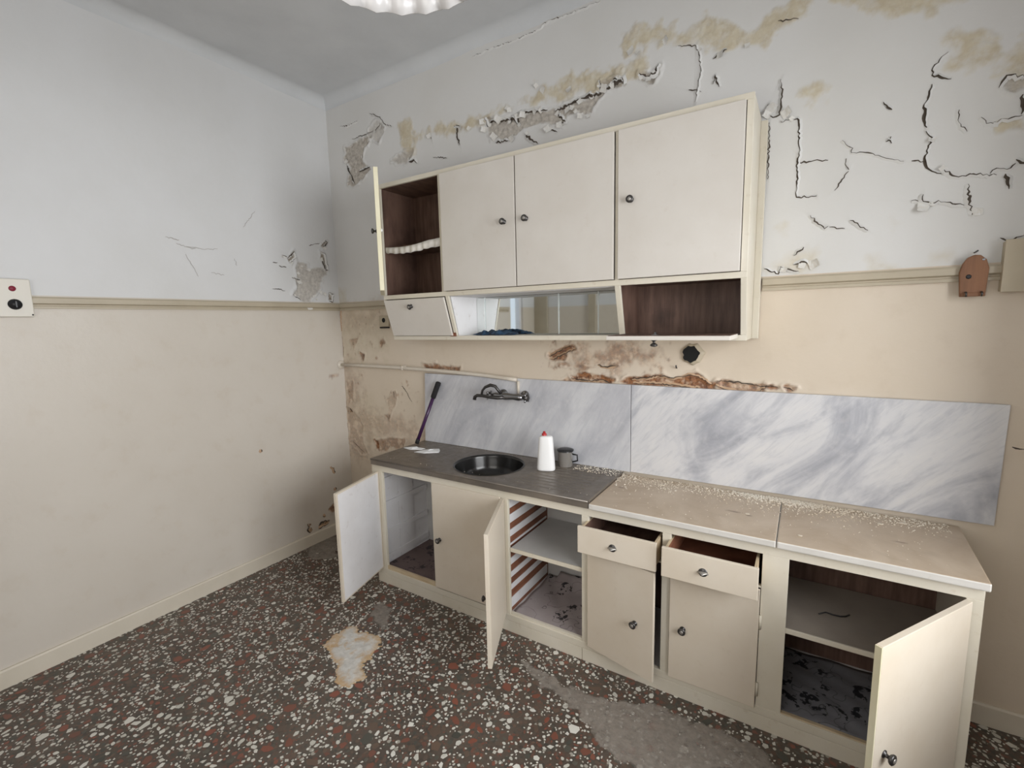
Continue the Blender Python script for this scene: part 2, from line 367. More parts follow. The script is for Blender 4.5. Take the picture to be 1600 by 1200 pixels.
class Damage:
    def __init__(s, X, Z, seed):
        s.X = X; s.Z = Z; n = len(X); s.lines = []; s.st = np.zeros(n); s.sc = np.zeros(n); s.cr = np.zeros(n); s.ru = np.zeros(n)
        s.h = fbm(X, Z, 1.3, seed+50, 3)*.004
        s.nx = fbm(X, Z, 22, seed, 4)*.03; s.nz = fbm(X, Z, 22, seed+9, 4)*.03; s.n = fbm(X, Z, 16, seed+20, 5); s.nf = fbm(X, Z, 60, seed+30, 3)
    def poly(s, pts, arr, soft, namp, relief=0, lip=0, gain=1.):
        i = window_of(s.X, s.Z, pts, .1)
        if not len(i): return
        X = s.X[i]+s.nx[i]*.5; Z = s.Z[i]+s.nz[i]*.5
        d = seg_dist(X, Z, pts, True); sd = np.where(inside(X, Z, pts), d, -d) + s.n[i]*namp
        m = np.clip(sd/soft+.5, 0, 1)*gain; arr[i] = np.maximum(arr[i], m)
        if relief: s.h[i] -= relief*m*(1+1.4*s.nf[i])
        if lip: s.h[i] += lip*np.exp(-((sd+.006)/.007)**2)*np.clip(1+2*s.n[i], 0, 2)
    def crack(s, pts, w, deep=.006, lift=.006):
        s.lines.append((pts, w)); i = window_of(s.X, s.Z, pts, .09)
        if not len(i): return
        d = seg_dist(s.X[i], s.Z[i], pts); p = np.array(pts); a = p[-1]-p[0]; side = np.sign(a[0]*(s.Z[i]-p[0, 1])-a[1]*(s.X[i]-p[0, 0]))
        s.h[i] += lift*.6*np.exp(-d/.022)*(side > 0)
    def surface(s, U, V, x, z):                    # relief height at a point of the finished wall
        i = np.clip(np.searchsorted(U, x)-1, 0, len(U)-2); j = np.clip(np.searchsorted(V, z)-1, 0, len(V)-2); h = s.h.reshape(len(U), len(V))
        return float(max(h[i, j], h[i+1, j], h[i, j+1], h[i+1, j+1]))
    def ribbons(s, U, V, wall, pos):               # each crack: a dark open gap with a lifted lip of paint along one side
        for q, (pts, w) in enumerate(s.lines):
            r = random.Random(q*7+1); P = []
            for (ax, az), (bx, bz) in zip(pts[:-1], pts[1:]):
                L = math.hypot(bx-ax, bz-az); k = max(1, int(L/.009)); nx, nz = -(bz-az)/(L+1e-9), (bx-ax)/(L+1e-9)
                for e in range(k):
                    j = r.uniform(-.0042, .0042) if e else 0; P.append((ax+(bx-ax)*e/k+nx*j, az+(bz-az)*e/k+nz*j))
            P.append(pts[-1]); n = len(P); g = MB(); lip = MB(); gv = []; lv = []; sd = r.choice((-1, 1)); ph = r.uniform(0, 9)
            for e, (x, z) in enumerate(P):
                a, b = P[max(0, e-1)], P[min(n-1, e+1)]; L = math.hypot(b[0]-a[0], b[1]-a[1])+1e-9; nx, nz = -(b[1]-a[1])/L, (b[0]-a[0])/L
                t = min(e, n-1-e)/max(1, n*.22); ww = w*min(1, .2+t)*(.55+.45*math.sin(e*.55+ph)*math.sin(e*.21+ph*2))*r.uniform(.7, 1.25) + .0009
                h = s.surface(U, V, x, z)
                gv += [pos(x+nx*ww, z+nz*ww, h+.0012), pos(x-nx*ww, z-nz*ww, h+.0012)]
                up_ = h + (.0015 + .55*ww + .002*abs(math.sin(e*.37+ph)))*min(1, .3+t); o2 = ww + .006 + w*.6
                lv += [pos(x+sd*nx*ww*.55, z+sd*nz*ww*.55, up_+.0015), pos(x+sd*nx*o2, z+sd*nz*o2, h-.0015)]
            f = [(2*e, 2*e+1, 2*e+3, 2*e+2) for e in range(n-1)]
            link('crack', g.add(gv, f).mesh('crack', M['gap'] if w > .0018 else M['hairline'], fix=False), wall)
            if w > .003:
                o = link('lifted_paint', lip.add(lv, f).mesh('lifted_paint', M['lip'] if pts[0][1] > 1.88 else M['lip_beige'], fix=False, smooth=True), wall)
    def apply(s, me):
        a = me.color_attributes.new('damage', 'FLOAT_COLOR', 'POINT')
        a.data.foreach_set('color', np.stack([s.st, s.sc, s.cr, s.ru], 1).astype(np.float32).ravel())
def grid_mesh(name, A, B, fn, material):
    nA, nB = len(A), len(B); V = fn(*[g.ravel() for g in np.meshgrid(A, B, indexing='ij')])
    me = bpy.data.meshes.new(name); me.vertices.add(nA*nB); me.vertices.foreach_set('co', V.astype(np.float32).ravel())
    i = (np.arange(nA-1)[:, None]*nB + np.arange(nB-1)[None, :]).ravel()
    q = np.stack([i, i+nB, i+nB+1, i+1], 1).astype(np.int32); k = len(q)
    me.loops.add(4*k); me.loops.foreach_set('vertex_index', q.ravel()); me.polygons.add(k)
    me.polygons.foreach_set('loop_start', np.arange(0, 4*k, 4, dtype=np.int32))
    me.polygons.foreach_set('use_smooth', np.ones(k, bool)); me.update(); me.validate(); me.materials.append(material); return me

# ------------------------------------------------------------------ room shell
RX, RY, H, HD = 4.25, -3.3, 3.416, 1.8855
def steps(a, b, d): return np.linspace(a, b, max(2, int(round((b-a)/d))+1))
# back wall: fine grid where the photo shows plaster
xs = np.concatenate([steps(-.04, 4.05, .0062), steps(4.05, RX, .03)[1:]])
zs = np.concatenate([steps(0, .62, .03), steps(.62, 1.62, .0075)[1:], steps(1.62, H+.03, .0062)[1:]])
gX, gZ = [g.ravel() for g in np.meshgrid(xs, zs, indexing='ij')]
D = Damage(gX, gZ, 3)
for p in ([(0.737,3.091),(0.825,3.079),(0.903,2.965),(0.887,2.886),(0.832,2.882),(0.752,2.997)],
          [(0.905,3.001),(1.090,2.982),(1.300,2.956),(1.480,2.962),(1.633,2.975),(1.761,2.978),(1.884,3.014),(1.840,3.069),(1.914,3.019),(2.000,3.008),(2.098,3.017),(2.230,3.009),(2.356,2.990),(2.362,2.933),(2.217,2.915),(2.097,2.923),(1.956,2.923),(1.761,2.959),(1.649,2.948),(1.426,2.914),(1.047,2.948),(0.923,2.946)],
          [(2.359,3.125),(2.425,3.152),(2.539,3.127),(2.637,3.061),(2.717,3.080),(2.795,3.076),(2.861,3.033),(2.906,2.977),(2.967,2.978),(3.025,3.010),(3.063,3.038),(3.100,3.055),(3.166,3.033),(3.123,2.968),(3.058,2.928),(3.000,2.905),(3.012,2.870),(2.971,2.893),(2.907,2.944),(2.822,2.927),(2.732,2.943),(2.685,2.990),(2.565,3.050),(2.452,3.037),(2.360,3.065)],
          [(3.621,2.733),(3.683,2.748),(3.711,2.753),(3.760,2.724),(3.766,2.688),(3.753,2.641),(3.707,2.628),(3.658,2.620),(3.627,2.651),(3.632,2.685)],
          [(3.746,2.574),(3.784,2.589),(3.818,2.655),(3.849,2.662),(3.862,2.516),(3.794,2.551),(3.763,2.525),(3.741,2.549)],
          [(3.158,2.654),(3.194,2.670),(3.236,2.649),(3.224,2.617),(3.178,2.618)],
          [(3.264,3.008),(3.660,2.868),(3.591,2.849),(3.453,2.882),(3.328,2.938)],
          [(2.306,2.995),(2.360,2.980),(2.465,2.998),(2.454,2.918),(2.348,2.910),(2.306,2.934)]):
    D.poly(p, D.st, .034, .06, -.003)
for p in ([(3.191,2.001),(3.239,1.996),(3.252,1.935),(3.156,1.909),(3.054,1.916),(3.104,1.947)], [(3.432,1.941),(3.466,1.943),(3.511,1.903),(3.435,1.899)],
          [(3.627,1.949),(3.689,1.938),(3.699,1.908),(3.623,1.904)], [(3.490,2.089),(3.515,2.076),(3.500,2.058)], [(3.087,2.107),(3.111,2.116),(3.113,2.076)],
          [(-0.128,1.972),(-0.072,1.983),(0.087,1.989),(0.076,1.888),(-0.137,1.897)]):
    D.poly(p, D.st, .05, .03, 0, 0, .6)
D.poly([(3.768,2.402),(3.833,2.405),(3.853,2.364),(3.783,2.362)], D.st, .015, .01, .003, .003)
for p, g in (([(0.195,3.034),(0.327,3.056),(0.477,3.056),(0.397,2.993),(0.365,2.918),(0.457,2.836),(0.352,2.790),(0.271,2.754),(0.206,2.764),(0.233,2.894),(0.175,2.971)], .8),
          ([(1.489,2.947),(1.696,2.892),(1.760,2.909),(1.912,2.885),(2.056,2.892),(2.230,2.895),(2.243,2.949),(2.344,2.938),(2.357,2.902),(2.256,2.894),(2.165,2.824),(2.111,2.837),(2.041,2.830),(2.012,2.788),(1.911,2.824),(1.758,2.820),(1.661,2.790),(1.527,2.811),(1.503,2.877)], .75),
          ([(0.486,3.149),(0.604,3.137),(0.620,3.056),(0.545,3.010),(0.453,3.061)], .45),
          ([(0.674,2.860),(0.810,2.879),(0.876,2.881),(0.829,2.830),(0.739,2.816)], .6),
          ([(3.770,2.519),(3.794,2.551),(3.860,2.533),(3.863,2.499)], .6),
          ([(2.440,2.934),(2.518,2.906),(2.530,2.944),(2.506,2.880),(2.454,2.900)], .8)):
    D.poly(p, D.sc, .012, .03, .004, .006, g)
Z8 = [[(935,510),(945,545),(960,525),(1060,515),(1075,540),(1075,490),(1130,485),(1205,477)],[(1235,480),(1300,450),(1350,425),(1430,405),(1432,350)],[(1450,390),(1480,370),(1530,345),(1530,365)]]
CR = [([(1.489,2.947),(1.504,2.896),(1.531,2.917),(1.696,2.892),(1.719,2.855),(1.720,2.918),(1.806,2.904),(1.919,2.887)], .006),
      ([(1.963,2.873),(2.055,2.886),(2.124,2.899),(2.230,2.895),(2.233,2.957)], .007), ([(2.256,2.905),(2.294,2.918),(2.356,2.929),(2.357,2.907)], .009),
      ([(1.765,2.793),(1.819,2.744),(1.849,2.725)], .009), ([(1.272,2.949),(1.263,2.888),(1.285,2.834)], .006), ([(1.244,2.955),(1.299,2.938)], .006),
      ([(1.038,2.965),(1.050,2.919)], .004), ([(0.849,2.811),(0.893,2.818),(0.913,2.792)], .008), ([(1.059,2.804),(1.177,2.775)], .004),
      ([(0.159,3.198),(0.237,3.181),(0.354,3.195)], .007), ([(0.479,3.213),(0.583,3.165),(0.625,3.109),(0.691,3.079)], .006),
      ([(0.208,2.907),(0.273,2.770)], .008), ([(0.332,2.843),(0.459,2.852)], .008), ([(1.896,2.796),(1.976,2.760)], .005),
      ([(0.279,3.082),(0.430,3.082),(0.529,3.092),(0.579,3.127)], .004), ([(1.970,2.859),(2.034,2.796),(1.984,2.807)], .007), ([(1.560,2.791),(1.652,2.781)], .008),
      ([(2.306,2.946),(2.334,2.926),(2.354,2.915)], .011), ([(2.440,2.934),(2.480,2.911),(2.518,2.912),(2.536,2.954)], .009), ([(2.708,2.983),(2.727,2.922),(2.735,2.864),(2.720,2.789),(2.710,2.734)], .005),
      ([(2.788,2.793),(2.798,2.830),(2.816,2.775)], .008), ([(2.784,2.903),(2.844,2.926)], .007), ([(2.679,2.797),(2.737,2.773)], .004), ([(2.708,2.983),(2.626,3.008)], .003),
      ([(3.067,2.740),(3.075,2.686),(3.072,2.644),(3.069,2.592),(3.044,2.587),(3.013,2.605),(3.022,2.646)], .007), ([(3.075,2.561),(3.114,2.565),(3.139,2.560),(3.147,2.532),(3.148,2.468),(3.154,2.435),(3.148,2.383),(3.151,2.318),(3.152,2.231),(3.227,2.225)], .007),
      ([(3.153,2.375),(3.210,2.374),(3.261,2.365)], .004), ([(3.030,2.569),(3.032,2.482),(3.034,2.327)], .006),
      ([(3.306,2.435),(3.344,2.397),(3.340,2.379),(3.414,2.361),(3.457,2.335),(3.515,2.312)], .005), ([(3.324,2.360),(3.326,2.329),(3.336,2.312)], .004), ([(3.539,2.309),(3.579,2.302)], .004),
      ([(3.621,2.684),(3.597,2.664),(3.580,2.642),(3.579,2.615),(3.636,2.586)], .006), ([(3.581,2.582),(3.576,2.547),(3.563,2.513),(3.568,2.474),(3.577,2.425)], .011),
      ([(3.575,2.412),(3.596,2.384),(3.587,2.348),(3.578,2.311),(3.584,2.286),(3.605,2.259),(3.640,2.245)], .007), ([(3.639,2.257),(3.674,2.227),(3.725,2.226),(3.789,2.212)], .008),
      ([(3.771,2.220),(3.787,2.235),(3.815,2.226),(3.837,2.244)], .005), ([(3.836,2.257),(3.888,2.212)], .006), ([(3.813,2.212),(3.827,2.156)], .008),
      ([(3.667,2.469),(3.670,2.423),(3.695,2.385)], .006), ([(3.435,2.554),(3.465,2.518)], .006), ([(3.453,2.399),(3.468,2.416)], .005), ([(3.456,2.408),(3.472,2.389)], .006),
      ([(3.713,2.193),(3.718,2.136),(3.733,2.077)], .010), ([(3.550,2.156),(3.590,2.145),(3.621,2.136),(3.632,2.144),(3.682,2.122),(3.708,2.115)], .007), ([(3.584,2.175),(3.586,2.146)], .007),
      ([(3.208,2.145),(3.233,2.112),(3.263,2.081),(3.276,2.090)], .006), ([(3.281,2.086),(3.336,2.074)], .003), ([(3.352,2.105),(3.416,2.057)], .006), ([(3.153,1.977),(3.190,2.012)], .006),
      ([(3.155,1.937),(3.184,1.949),(3.209,1.938)], .008), ([(3.038,1.929),(3.096,1.902),(3.105,1.935)], .006), ([(3.105,1.930),(3.176,1.907)], .006),
      ([(3.730,2.427),(3.746,2.401),(3.781,2.393)], .006), ([(3.766,2.401),(3.839,2.406)], .006), ([(3.836,2.480),(3.836,2.411)], .011), ([(3.770,2.519),(3.787,2.553),(3.835,2.536)], .007),
      ([(3.818,1.982),(3.843,1.970),(3.882,1.985)], .007), ([(3.291,2.237),(3.336,2.307)], .003), ([(3.046,2.978),(3.123,2.963)], .003)]
for q, (p, w) in enumerate(CR): D.crack(p, w*(1.45 if q < 3 else 1.05 if q < 5 or q in (7, 11, 12, 15, 16, 17, 18) else .62))
D.crack([(1.407,3.317),(1.544,3.322),(1.707,3.316),(1.874,3.324),(1.904,3.344),(1.961,3.342),(2.058,3.339),(2.139,3.340),(2.229,3.342)], .0032, .003, .004)
# rusty, crumbling strip over the backsplash and stained plaster under the wall cabinet
for p, g in (([(2.051,1.379),(2.094,1.398),(2.189,1.407),(2.260,1.390),(2.310,1.375),(2.300,1.354),(2.158,1.361),(2.072,1.357)], 1.), ([(2.359,1.366),(2.406,1.387),(2.453,1.403),(2.562,1.412),(2.632,1.402),(2.674,1.408),(2.716,1.423),(2.781,1.409),(2.822,1.381),(2.846,1.373),(2.839,1.343),(2.768,1.326),(2.692,1.352),(2.545,1.355),(2.416,1.343)], 1.),
             ([(2.846,1.382),(2.869,1.400),(2.938,1.395),(2.998,1.381),(3.069,1.384),(3.063,1.356),(3.043,1.335),(2.955,1.336),(2.863,1.353)], .85), ([(3.069,1.381),(3.126,1.376),(3.126,1.371),(3.070,1.365)], 1.), ([(3.143,1.381),(3.159,1.388),(3.187,1.376),(3.167,1.359)], .9),
             ([(1.896,1.528),(1.953,1.534),(2.019,1.570),(2.063,1.562),(2.084,1.541),(2.030,1.520),(2.008,1.480),(1.929,1.473),(1.895,1.487)], .95), ([(1.963,1.458),(2.051,1.451),(2.199,1.441),(2.280,1.453),(2.329,1.450),(2.280,1.436),(2.189,1.432),(2.051,1.441)], .7),
             ([(0.871,1.424),(1.223,1.417),(1.222,1.381),(0.893,1.378)], .9), ([(1.977,1.332),(2.032,1.381),(2.065,1.337),(2.040,1.289)], .8),
             ([(0.097,1.602),(0.198,1.616),(0.183,1.580),(0.139,1.513),(0.121,1.558)], .5), ([(0.203,1.492),(0.259,1.482),(0.238,1.438),(0.210,1.454)], .8), ([(0.440,1.581),(0.482,1.624),(0.503,1.571),(0.453,1.547)], .6),
             ([(0.018,1.249),(0.094,1.241),(0.096,1.092),(0.024,1.063)], .5), ([(-0.013,1.613),(0.013,1.613),(0.007,1.478),(-0.011,1.466)], .5), ([(0.012,1.027),(0.080,1.021),(0.158,0.947),(0.185,0.880),(0.188,0.741),(0.223,0.663),(0.146,0.653),(0.009,0.742)], .42),
             ([(0.323,0.780),(0.437,0.816),(0.651,0.841),(0.630,0.768),(0.477,0.737),(0.364,0.699),(0.317,0.710)], .62), ([(0.324,0.792),(0.364,0.785),(0.357,0.704),(0.325,0.712)], 1.),
             ([(0.486,1.131),(0.582,1.202),(0.574,1.094),(0.497,0.978)], .35), ([(0.421,0.993),(0.515,1.013),(0.497,0.978)], .6)):
    D.poly(p, D.ru, .014, .022, .004, .004, g)
D.poly([(2.084,1.541),(2.259,1.552),(2.414,1.550),(2.568,1.529),(2.578,1.503),(2.452,1.481),(2.358,1.446),(2.199,1.441),(2.051,1.456),(2.019,1.510)], D.ru, .06, .09, 0, 0, .62)
D.poly([(-0.005,1.838),(0.478,1.838),(0.468,1.729),(0.179,1.668),(-0.016,1.737)], D.ru, .2, .08, 0, 0, .22)
for (u0, v0, u1, v1, cnt) in ((.02, .62, .22, 1.35, 70), (.05, .86, .85, 1.0, 46), (.45, 1.0, .86, 1.30, 22), (.02, 1.44, .50, 1.82, 40), (1.85, 1.42, 2.65, 1.60, 90)):
    rs = random.Random(int(cnt*31))
    for _ in range(cnt):
        x, z = rs.uniform(u0, u1), rs.uniform(v0, v1); a = rs.uniform(.002, .008); b = a*rs.uniform(.5, 2.4)
        D.poly([(x-a, z), (x, z+b), (x+a, z+b*.3), (x+a*.4, z-b)], D.ru, .012, .012, 0, 0, rs.uniform(.2, .8))
D.poly([(0, .6), (.20, .62), (.26, .9), (.16, 1.2), (.10, 1.36), (0, 1.38)], D.ru, .14, .16, 0, 0, .34); D.poly([(.05, .85), (.9, .85), (.88, .93), (.5, 1.02), (.2, 1.05)], D.ru, .09, .10, 0, 0, .34)
D.poly([(.0, 1.42), (.5, 1.5), (.6, 1.8), (.1, 1.84), (0, 1.8)], D.st, .12, .16, 0, 0, .55)
D.poly([(0.027,1.168),(0.538,1.113),(0.358,0.807),(0.203,0.719),(0.055,0.937)], D.st, .1, .08, 0, 0, .4)
for p, w in (([(0.010,1.848),(0.001,1.737),(0.003,1.664)], .006), ([(-0.011,1.625),(-0.001,1.477)], .004), ([(0.652,1.248),(0.699,1.209),(0.724,1.163),(0.750,1.134)], .004), ([(0.053,0.748),(0.197,0.660)], .003),
             ([(3.918,1.188),(3.951,1.183)], .004), ([(0.560,1.201),(0.563,1.152)], .004), ([(0.050,1.030),(0.069,0.997)], .007)):
    D.crack(p, w*.62, .003, .002)
for p, w in (([(2.056,1.376),(2.099,1.363),(2.158,1.361),(2.240,1.370),(2.300,1.356)], .0045), ([(2.416,1.383),(2.490,1.393),(2.562,1.408),(2.632,1.399),(2.683,1.407)], .0035), ([(2.425,1.360),(2.527,1.365),(2.615,1.361),(2.692,1.356),(2.767,1.352)], .004),
             ([(2.683,1.407),(2.716,1.419),(2.765,1.411),(2.806,1.388),(2.826,1.376)], .0035), ([(2.846,1.373),(2.878,1.358),(2.939,1.345),(3.028,1.346),(3.070,1.373)], .0035), ([(2.853,1.395),(2.938,1.393),(3.019,1.381),(3.119,1.376)], .003),
             ([(1.907,1.498),(1.952,1.519),(2.008,1.550),(2.057,1.565)], .004), ([(1.918,1.478),(1.975,1.499),(2.030,1.525),(2.079,1.543)], .0035), ([(2.219,1.456),(2.280,1.444),(2.324,1.452)], .004), ([(3.143,1.379),(3.167,1.374),(3.181,1.363)], .003)):
    D.crack(p, w, .003, .002)
D.h[(gZ < 1.36) & (gX > .85) & (gX < 3.95)] *= .3
me = grid_mesh('wall_back', xs, zs, lambda X, Z: np.stack([X, np.minimum(-D.h, .02), Z], 1), M['wall_damaged']); D.apply(me)
wall_back = link('wall_back', me); wall_back['kind'] = 'structure'
D.ribbons(xs, zs, wall_back, lambda x, z, h: (x, min(-h, .02), z))
# left wall
ys = np.concatenate([steps(-2.6, -1.0, .05), steps(-1.0, .04, .0075)[1:]])
zl = np.concatenate([steps(0, .10, .02), steps(.10, .85, .0085)[1:], steps(.85, 1.75, .02)[1:], steps(1.75, 2.4, .0075)[1:], steps(2.4, H+.03, .05)[1:]])
gY, gZ2 = [g.ravel() for g in np.meshgrid(ys, zl, indexing='ij')]
E = Damage(gY, gZ2, 11)
E.poly([(-0.348,2.183),(-0.272,2.171),(-0.253,2.141),(-0.171,2.154),(-0.088,2.141),(-0.092,2.101),(-0.147,2.085),(-0.170,1.999),(-0.204,1.952),(-0.268,1.892),(-0.325,1.897),(-0.404,1.945),(-0.359,1.990),(-0.368,2.046),(-0.355,2.108)], E.sc, .012, .02, .004, .006, .62)
for p in ([(-0.138,2.279),(-0.109,2.263),(-0.088,2.141),(-0.115,2.146),(-0.135,2.228)], [(-0.421,2.206),(-0.362,2.255),(-0.359,2.212),(-0.404,2.172)], [(-0.133,2.331),(-0.092,2.368),(-0.077,2.357),(-0.119,2.313)], [(-0.095,1.969),(-0.057,1.957),(-0.070,1.897),(-0.101,1.903)]):
    E.poly(p, E.sc, .008, .01, .005, .005, 1.)
    E.crack(p, .004, .003, .003)
for p, w in (([(-0.538,2.163),(-0.503,2.163)], .004), ([(-0.492,2.146),(-0.473,2.136),(-0.437,2.136)], .006), ([(-0.238,2.315),(-0.147,2.342)], .005), ([(-0.558,1.978),(-0.513,1.980),(-0.463,1.967)], .004), ([(-0.400,2.068),(-0.360,2.059),(-0.326,2.042)], .007),
             ([(-0.465,2.220),(-0.427,2.212)], .008), ([(-0.404,1.945),(-0.346,1.903)], .004), ([(-1.188,2.250),(-1.115,2.242)], .0025), ([(-1.134,2.221),(-1.050,2.197),(-1.028,2.203)], .0028), ([(-1.084,2.208),(-0.977,2.201),(-0.900,2.214)], .0015), ([(-1.089,2.162),(-1.031,2.033)], .0012), ([(-0.954,2.062),(-0.877,2.051)], .0012), ([(-0.801,2.163),(-0.789,2.119)], .0015), ([(-0.722,2.375),(-0.633,2.493)], .0012),
             ([(-0.192,0.578),(-0.170,0.546),(-0.156,0.517)], .008), ([(-0.167,0.393),(-0.161,0.369)], .009), ([(-0.305,0.195),(-0.278,0.189)], .012), ([(-0.350,0.134),(-0.317,0.150),(-0.246,0.140)], .010), ([(-0.352,0.109),(-0.256,0.118)], .008),
             ([(-0.444,0.185),(-0.435,0.160),(-0.448,0.138),(-0.428,0.109),(-0.408,0.122),(-0.417,0.146)], .008), ([(-0.746,0.858),(-0.743,0.838)], .009)):
    E.crack(p, w*(1.15 if p[0][1] < 1.2 else .6), .003, .003)
for p, g in (([(-0.255,0.227),(-0.221,0.244),(-0.178,0.265),(-0.176,0.191),(-0.217,0.198)], .9), ([(-0.154,1.311),(-0.114,1.324),(-0.062,1.312),(-0.111,1.289)], .7), ([(-0.513,0.611),(-0.485,0.610),(-0.494,0.592)], 0.)):
    if g: E.poly(p, E.ru, .012, .012, .003, .003, g)
me = grid_mesh('wall_left', ys, zl, lambda Y, Z: np.stack([np.maximum(E.h, -.02), Y, Z], 1), M['wall_left']); E.apply(me)
wall_left = link('wall_left', me); wall_left['kind'] = 'structure'
E.ribbons(ys, zl, wall_left, lambda y, z, h: (max(h, -.02), y, z))
# the rest of the left wall, with a narrow window and a brown door, which the cabinet mirror shows
mb = MB(); T = .12
mb.box(-T, 0, -2.97, -2.6, 0, .95).box(-T, 0, -2.97, -2.6, 2.35, H).box(-T, 0, RY, -2.97, 0, H).box(-T, 0, -2.66, -2.6, .95, 2.35)
struct('wall_left', mb, M['wall_plain'])
mg = bpy.data.materials.new('window_glass'); mg.use_nodes = True; t = mg.node_tree; t.nodes.clear()
q_ = [t.nodes.new('ShaderNode'+k) for k in ('OutputMaterial', 'MixShader', 'BsdfTransparent', 'BsdfGlossy')]; q_[1].inputs[0].default_value = .07; q_[3].inputs['Roughness'].default_value = .02
t.links.new(q_[2].outputs[0], q_[1].inputs[1]); t.links.new(q_[3].outputs[0], q_[1].inputs[2]); t.links.new(q_[1].outputs[0], q_[0].inputs[0])
o = struct('window_1', MB().box(-.09, -.03, -2.97, -2.66, .95, 1.0).box(-.09, -.03, -2.97, -2.66, 2.3, 2.35).box(-.09, -.03, -2.97, -2.93, 1.0, 2.3).box(-.09, -.03, -2.70, -2.66, 1.0, 2.3), M['inner_white'])
link('pane', MB().box(-.062, -.058, -2.93, -2.70, 1.0, 2.3).mesh('pane', mg), o)
# right wall with its wide window, wall behind the camera with the window
mb = MB(); TR = .30; mb.box(RX, RX+TR, RY, -2.65, 0, H).box(RX, RX+TR, -.70, T, 0, H).box(RX, RX+TR, -2.65, -.70, 2.5, H).box(RX, RX+TR, -2.65, -.70, 0, .85)
struct('wall_right', mb, M['wall_plain'])
o = struct('window_3', MB().box(RX+.24, RX+.29, -2.65, -2.58, .85, 2.5).box(RX+.24, RX+.29, -.77, -.70, .85, 2.5).box(RX+.24, RX+.29, -2.58, -.77, 2.43, 2.5).box(RX+.24, RX+.29, -2.58, -.77, .85, .92).box(RX+.24, RX+.29, -1.70, -1.65, .92, 2.43), M['inner_white'])
link('pane', MB().box(RX+.263, RX+.267, -2.58, -1.70, .92, 2.43).mesh('pane', mg), o); link('pane', MB().box(RX+.263, RX+.267, -1.65, -.77, .92, 2.43).mesh('pane', mg), o)
mb = MB(); mb.box(-T, 1.8, RY-T, RY, 0, H).box(3.4, RX+T, RY-T, RY, 0, H).box(1.8, 3.4, RY-T, RY, 0, 1.1).box(1.8, 3.4, RY-T, RY, 2.6, H)
struct('wall_front', mb, M['wall_plain'])
o = struct('window_2', MB().box(1.8, 1.87, RY-.09, RY-.03, 1.1, 2.6).box(3.33, 3.4, RY-.09, RY-.03, 1.1, 2.6).box(1.87, 3.33, RY-.09, RY-.03, 2.53, 2.6).box(1.87, 3.33, RY-.09, RY-.03, 1.1, 1.17).box(2.57, 2.63, RY-.09, RY-.03, 1.17, 2.53), M['inner_white'])
link('pane', MB().box(1.87, 2.57, RY-.062, RY-.058, 1.17, 2.53).mesh('pane', mg), o); link('pane', MB().box(2.63, 3.33, RY-.062, RY-.058, 1.17, 2.53).mesh('pane', mg), o)
struct('trim_4', MB().box(.002, .20, RY, RY+.03, 0, 2.3), M['trim'], .004); struct('trim_5', MB().box(.80, .90, RY, RY+.03, 0, 2.3), M['trim'], .004)
# ceiling with its coved edge
mb = MB(); mb.box(-T, RX+.4, RY-T, T, H, H+.1); ceiling = struct('ceiling', mb, M['ceiling'])
def cove(r, n=7): return [(r - r*math.sin(PI/2*k/n), r - r*math.cos(PI/2*k/n)) for k in range(n+1)]
cp = cove(.07, 9)
struct_ = MB().grid([[(x, -a-.0005, H-b-.0005) for a, b in cp] for x in (0, RX)]); link('cove', struct_.mesh('cove', M['ceiling'], smooth=True), ceiling)
struct_ = MB().grid([[(a+.0005, y, H-b-.0005) for a, b in cp] for y in (RY, 0)]); link('cove', struct_.mesh('cove', M['ceiling'], smooth=True), ceiling)
# dado mouldings and baseboards
def dado(p0): return [(p0*.006, HD-.058), (p0*.014, HD-.058), (p0*.014, HD-.046), (p0*.009, HD-.043), (p0*.009, HD-.038), (p0*.022, HD-.032), (p0*.022, HD-.008), (p0*.016, HD), (p0*-.02, HD), (p0*-.02, HD-.058)]
mb = MB().pry(dado(1), -2.6, 0); struct('trim_1', mb, M['trim'])
mb = MB().prx(dado(-1), .014, .855); struct('trim_2', mb, M['trim'])
mb = MB().prx(dado(-1), 3.035, RX); struct('trim_3', mb, M['trim'])
def skirt(p): return [(0, 0), (p*.016, 0), (p*.016, .086), (p*.011, .094), (0, .094)]
struct('baseboard_left', MB().pry(skirt(1), -2.6, -.016), M['base'])
struct('baseboard_back', MB().prx(skirt(-1), .0, .855), M['base'])
struct('baseboard_right', MB().prx(skirt(-1), 3.765, RX), M['base'])
# floor with its terrazzo stones
floor = struct('floor', MB().box(-T, RX+.4, RY-T, T, -.1, 0), M['floor'])
def visible(x, y): return 0 < x < 4.5 and -2.75 < y < 0 and (y > -2.62 + (x-.5)*.6) and not (.87 < x < 3.75 and y > -.49)
cell = .06; H_ = {}
def fits(x, y, r):
    i, j = int(x/cell), int(y/cell)
    for a in range(i-1, i+2):
        for b in range(j-1, j+2):
            for (u, v, q) in H_.get((a, b), ()):
                if (u-x)**2+(v-y)**2 < ((r+q)*.84)**2: return False
    return True
chips = []
for cnt, r0, r1 in ((300, .020, .032), (4200, .0092, .0180), (17000, .0042, .0082)):
    made = 0; tries = 0
    while made < cnt and tries < cnt*6:
        tries += 1; x = random.uniform(0, 4.4); y = random.uniform(-2.7, 0)
        if not visible(x, y): continue
        r = r0 + (r1-r0)*random.random()**1.5
        if fits(x, y, r):
            H_.setdefault((int(x/cell), int(y/cell)), []).append((x, y, r)); chips.append((x, y, r, cnt == 300)); made += 1
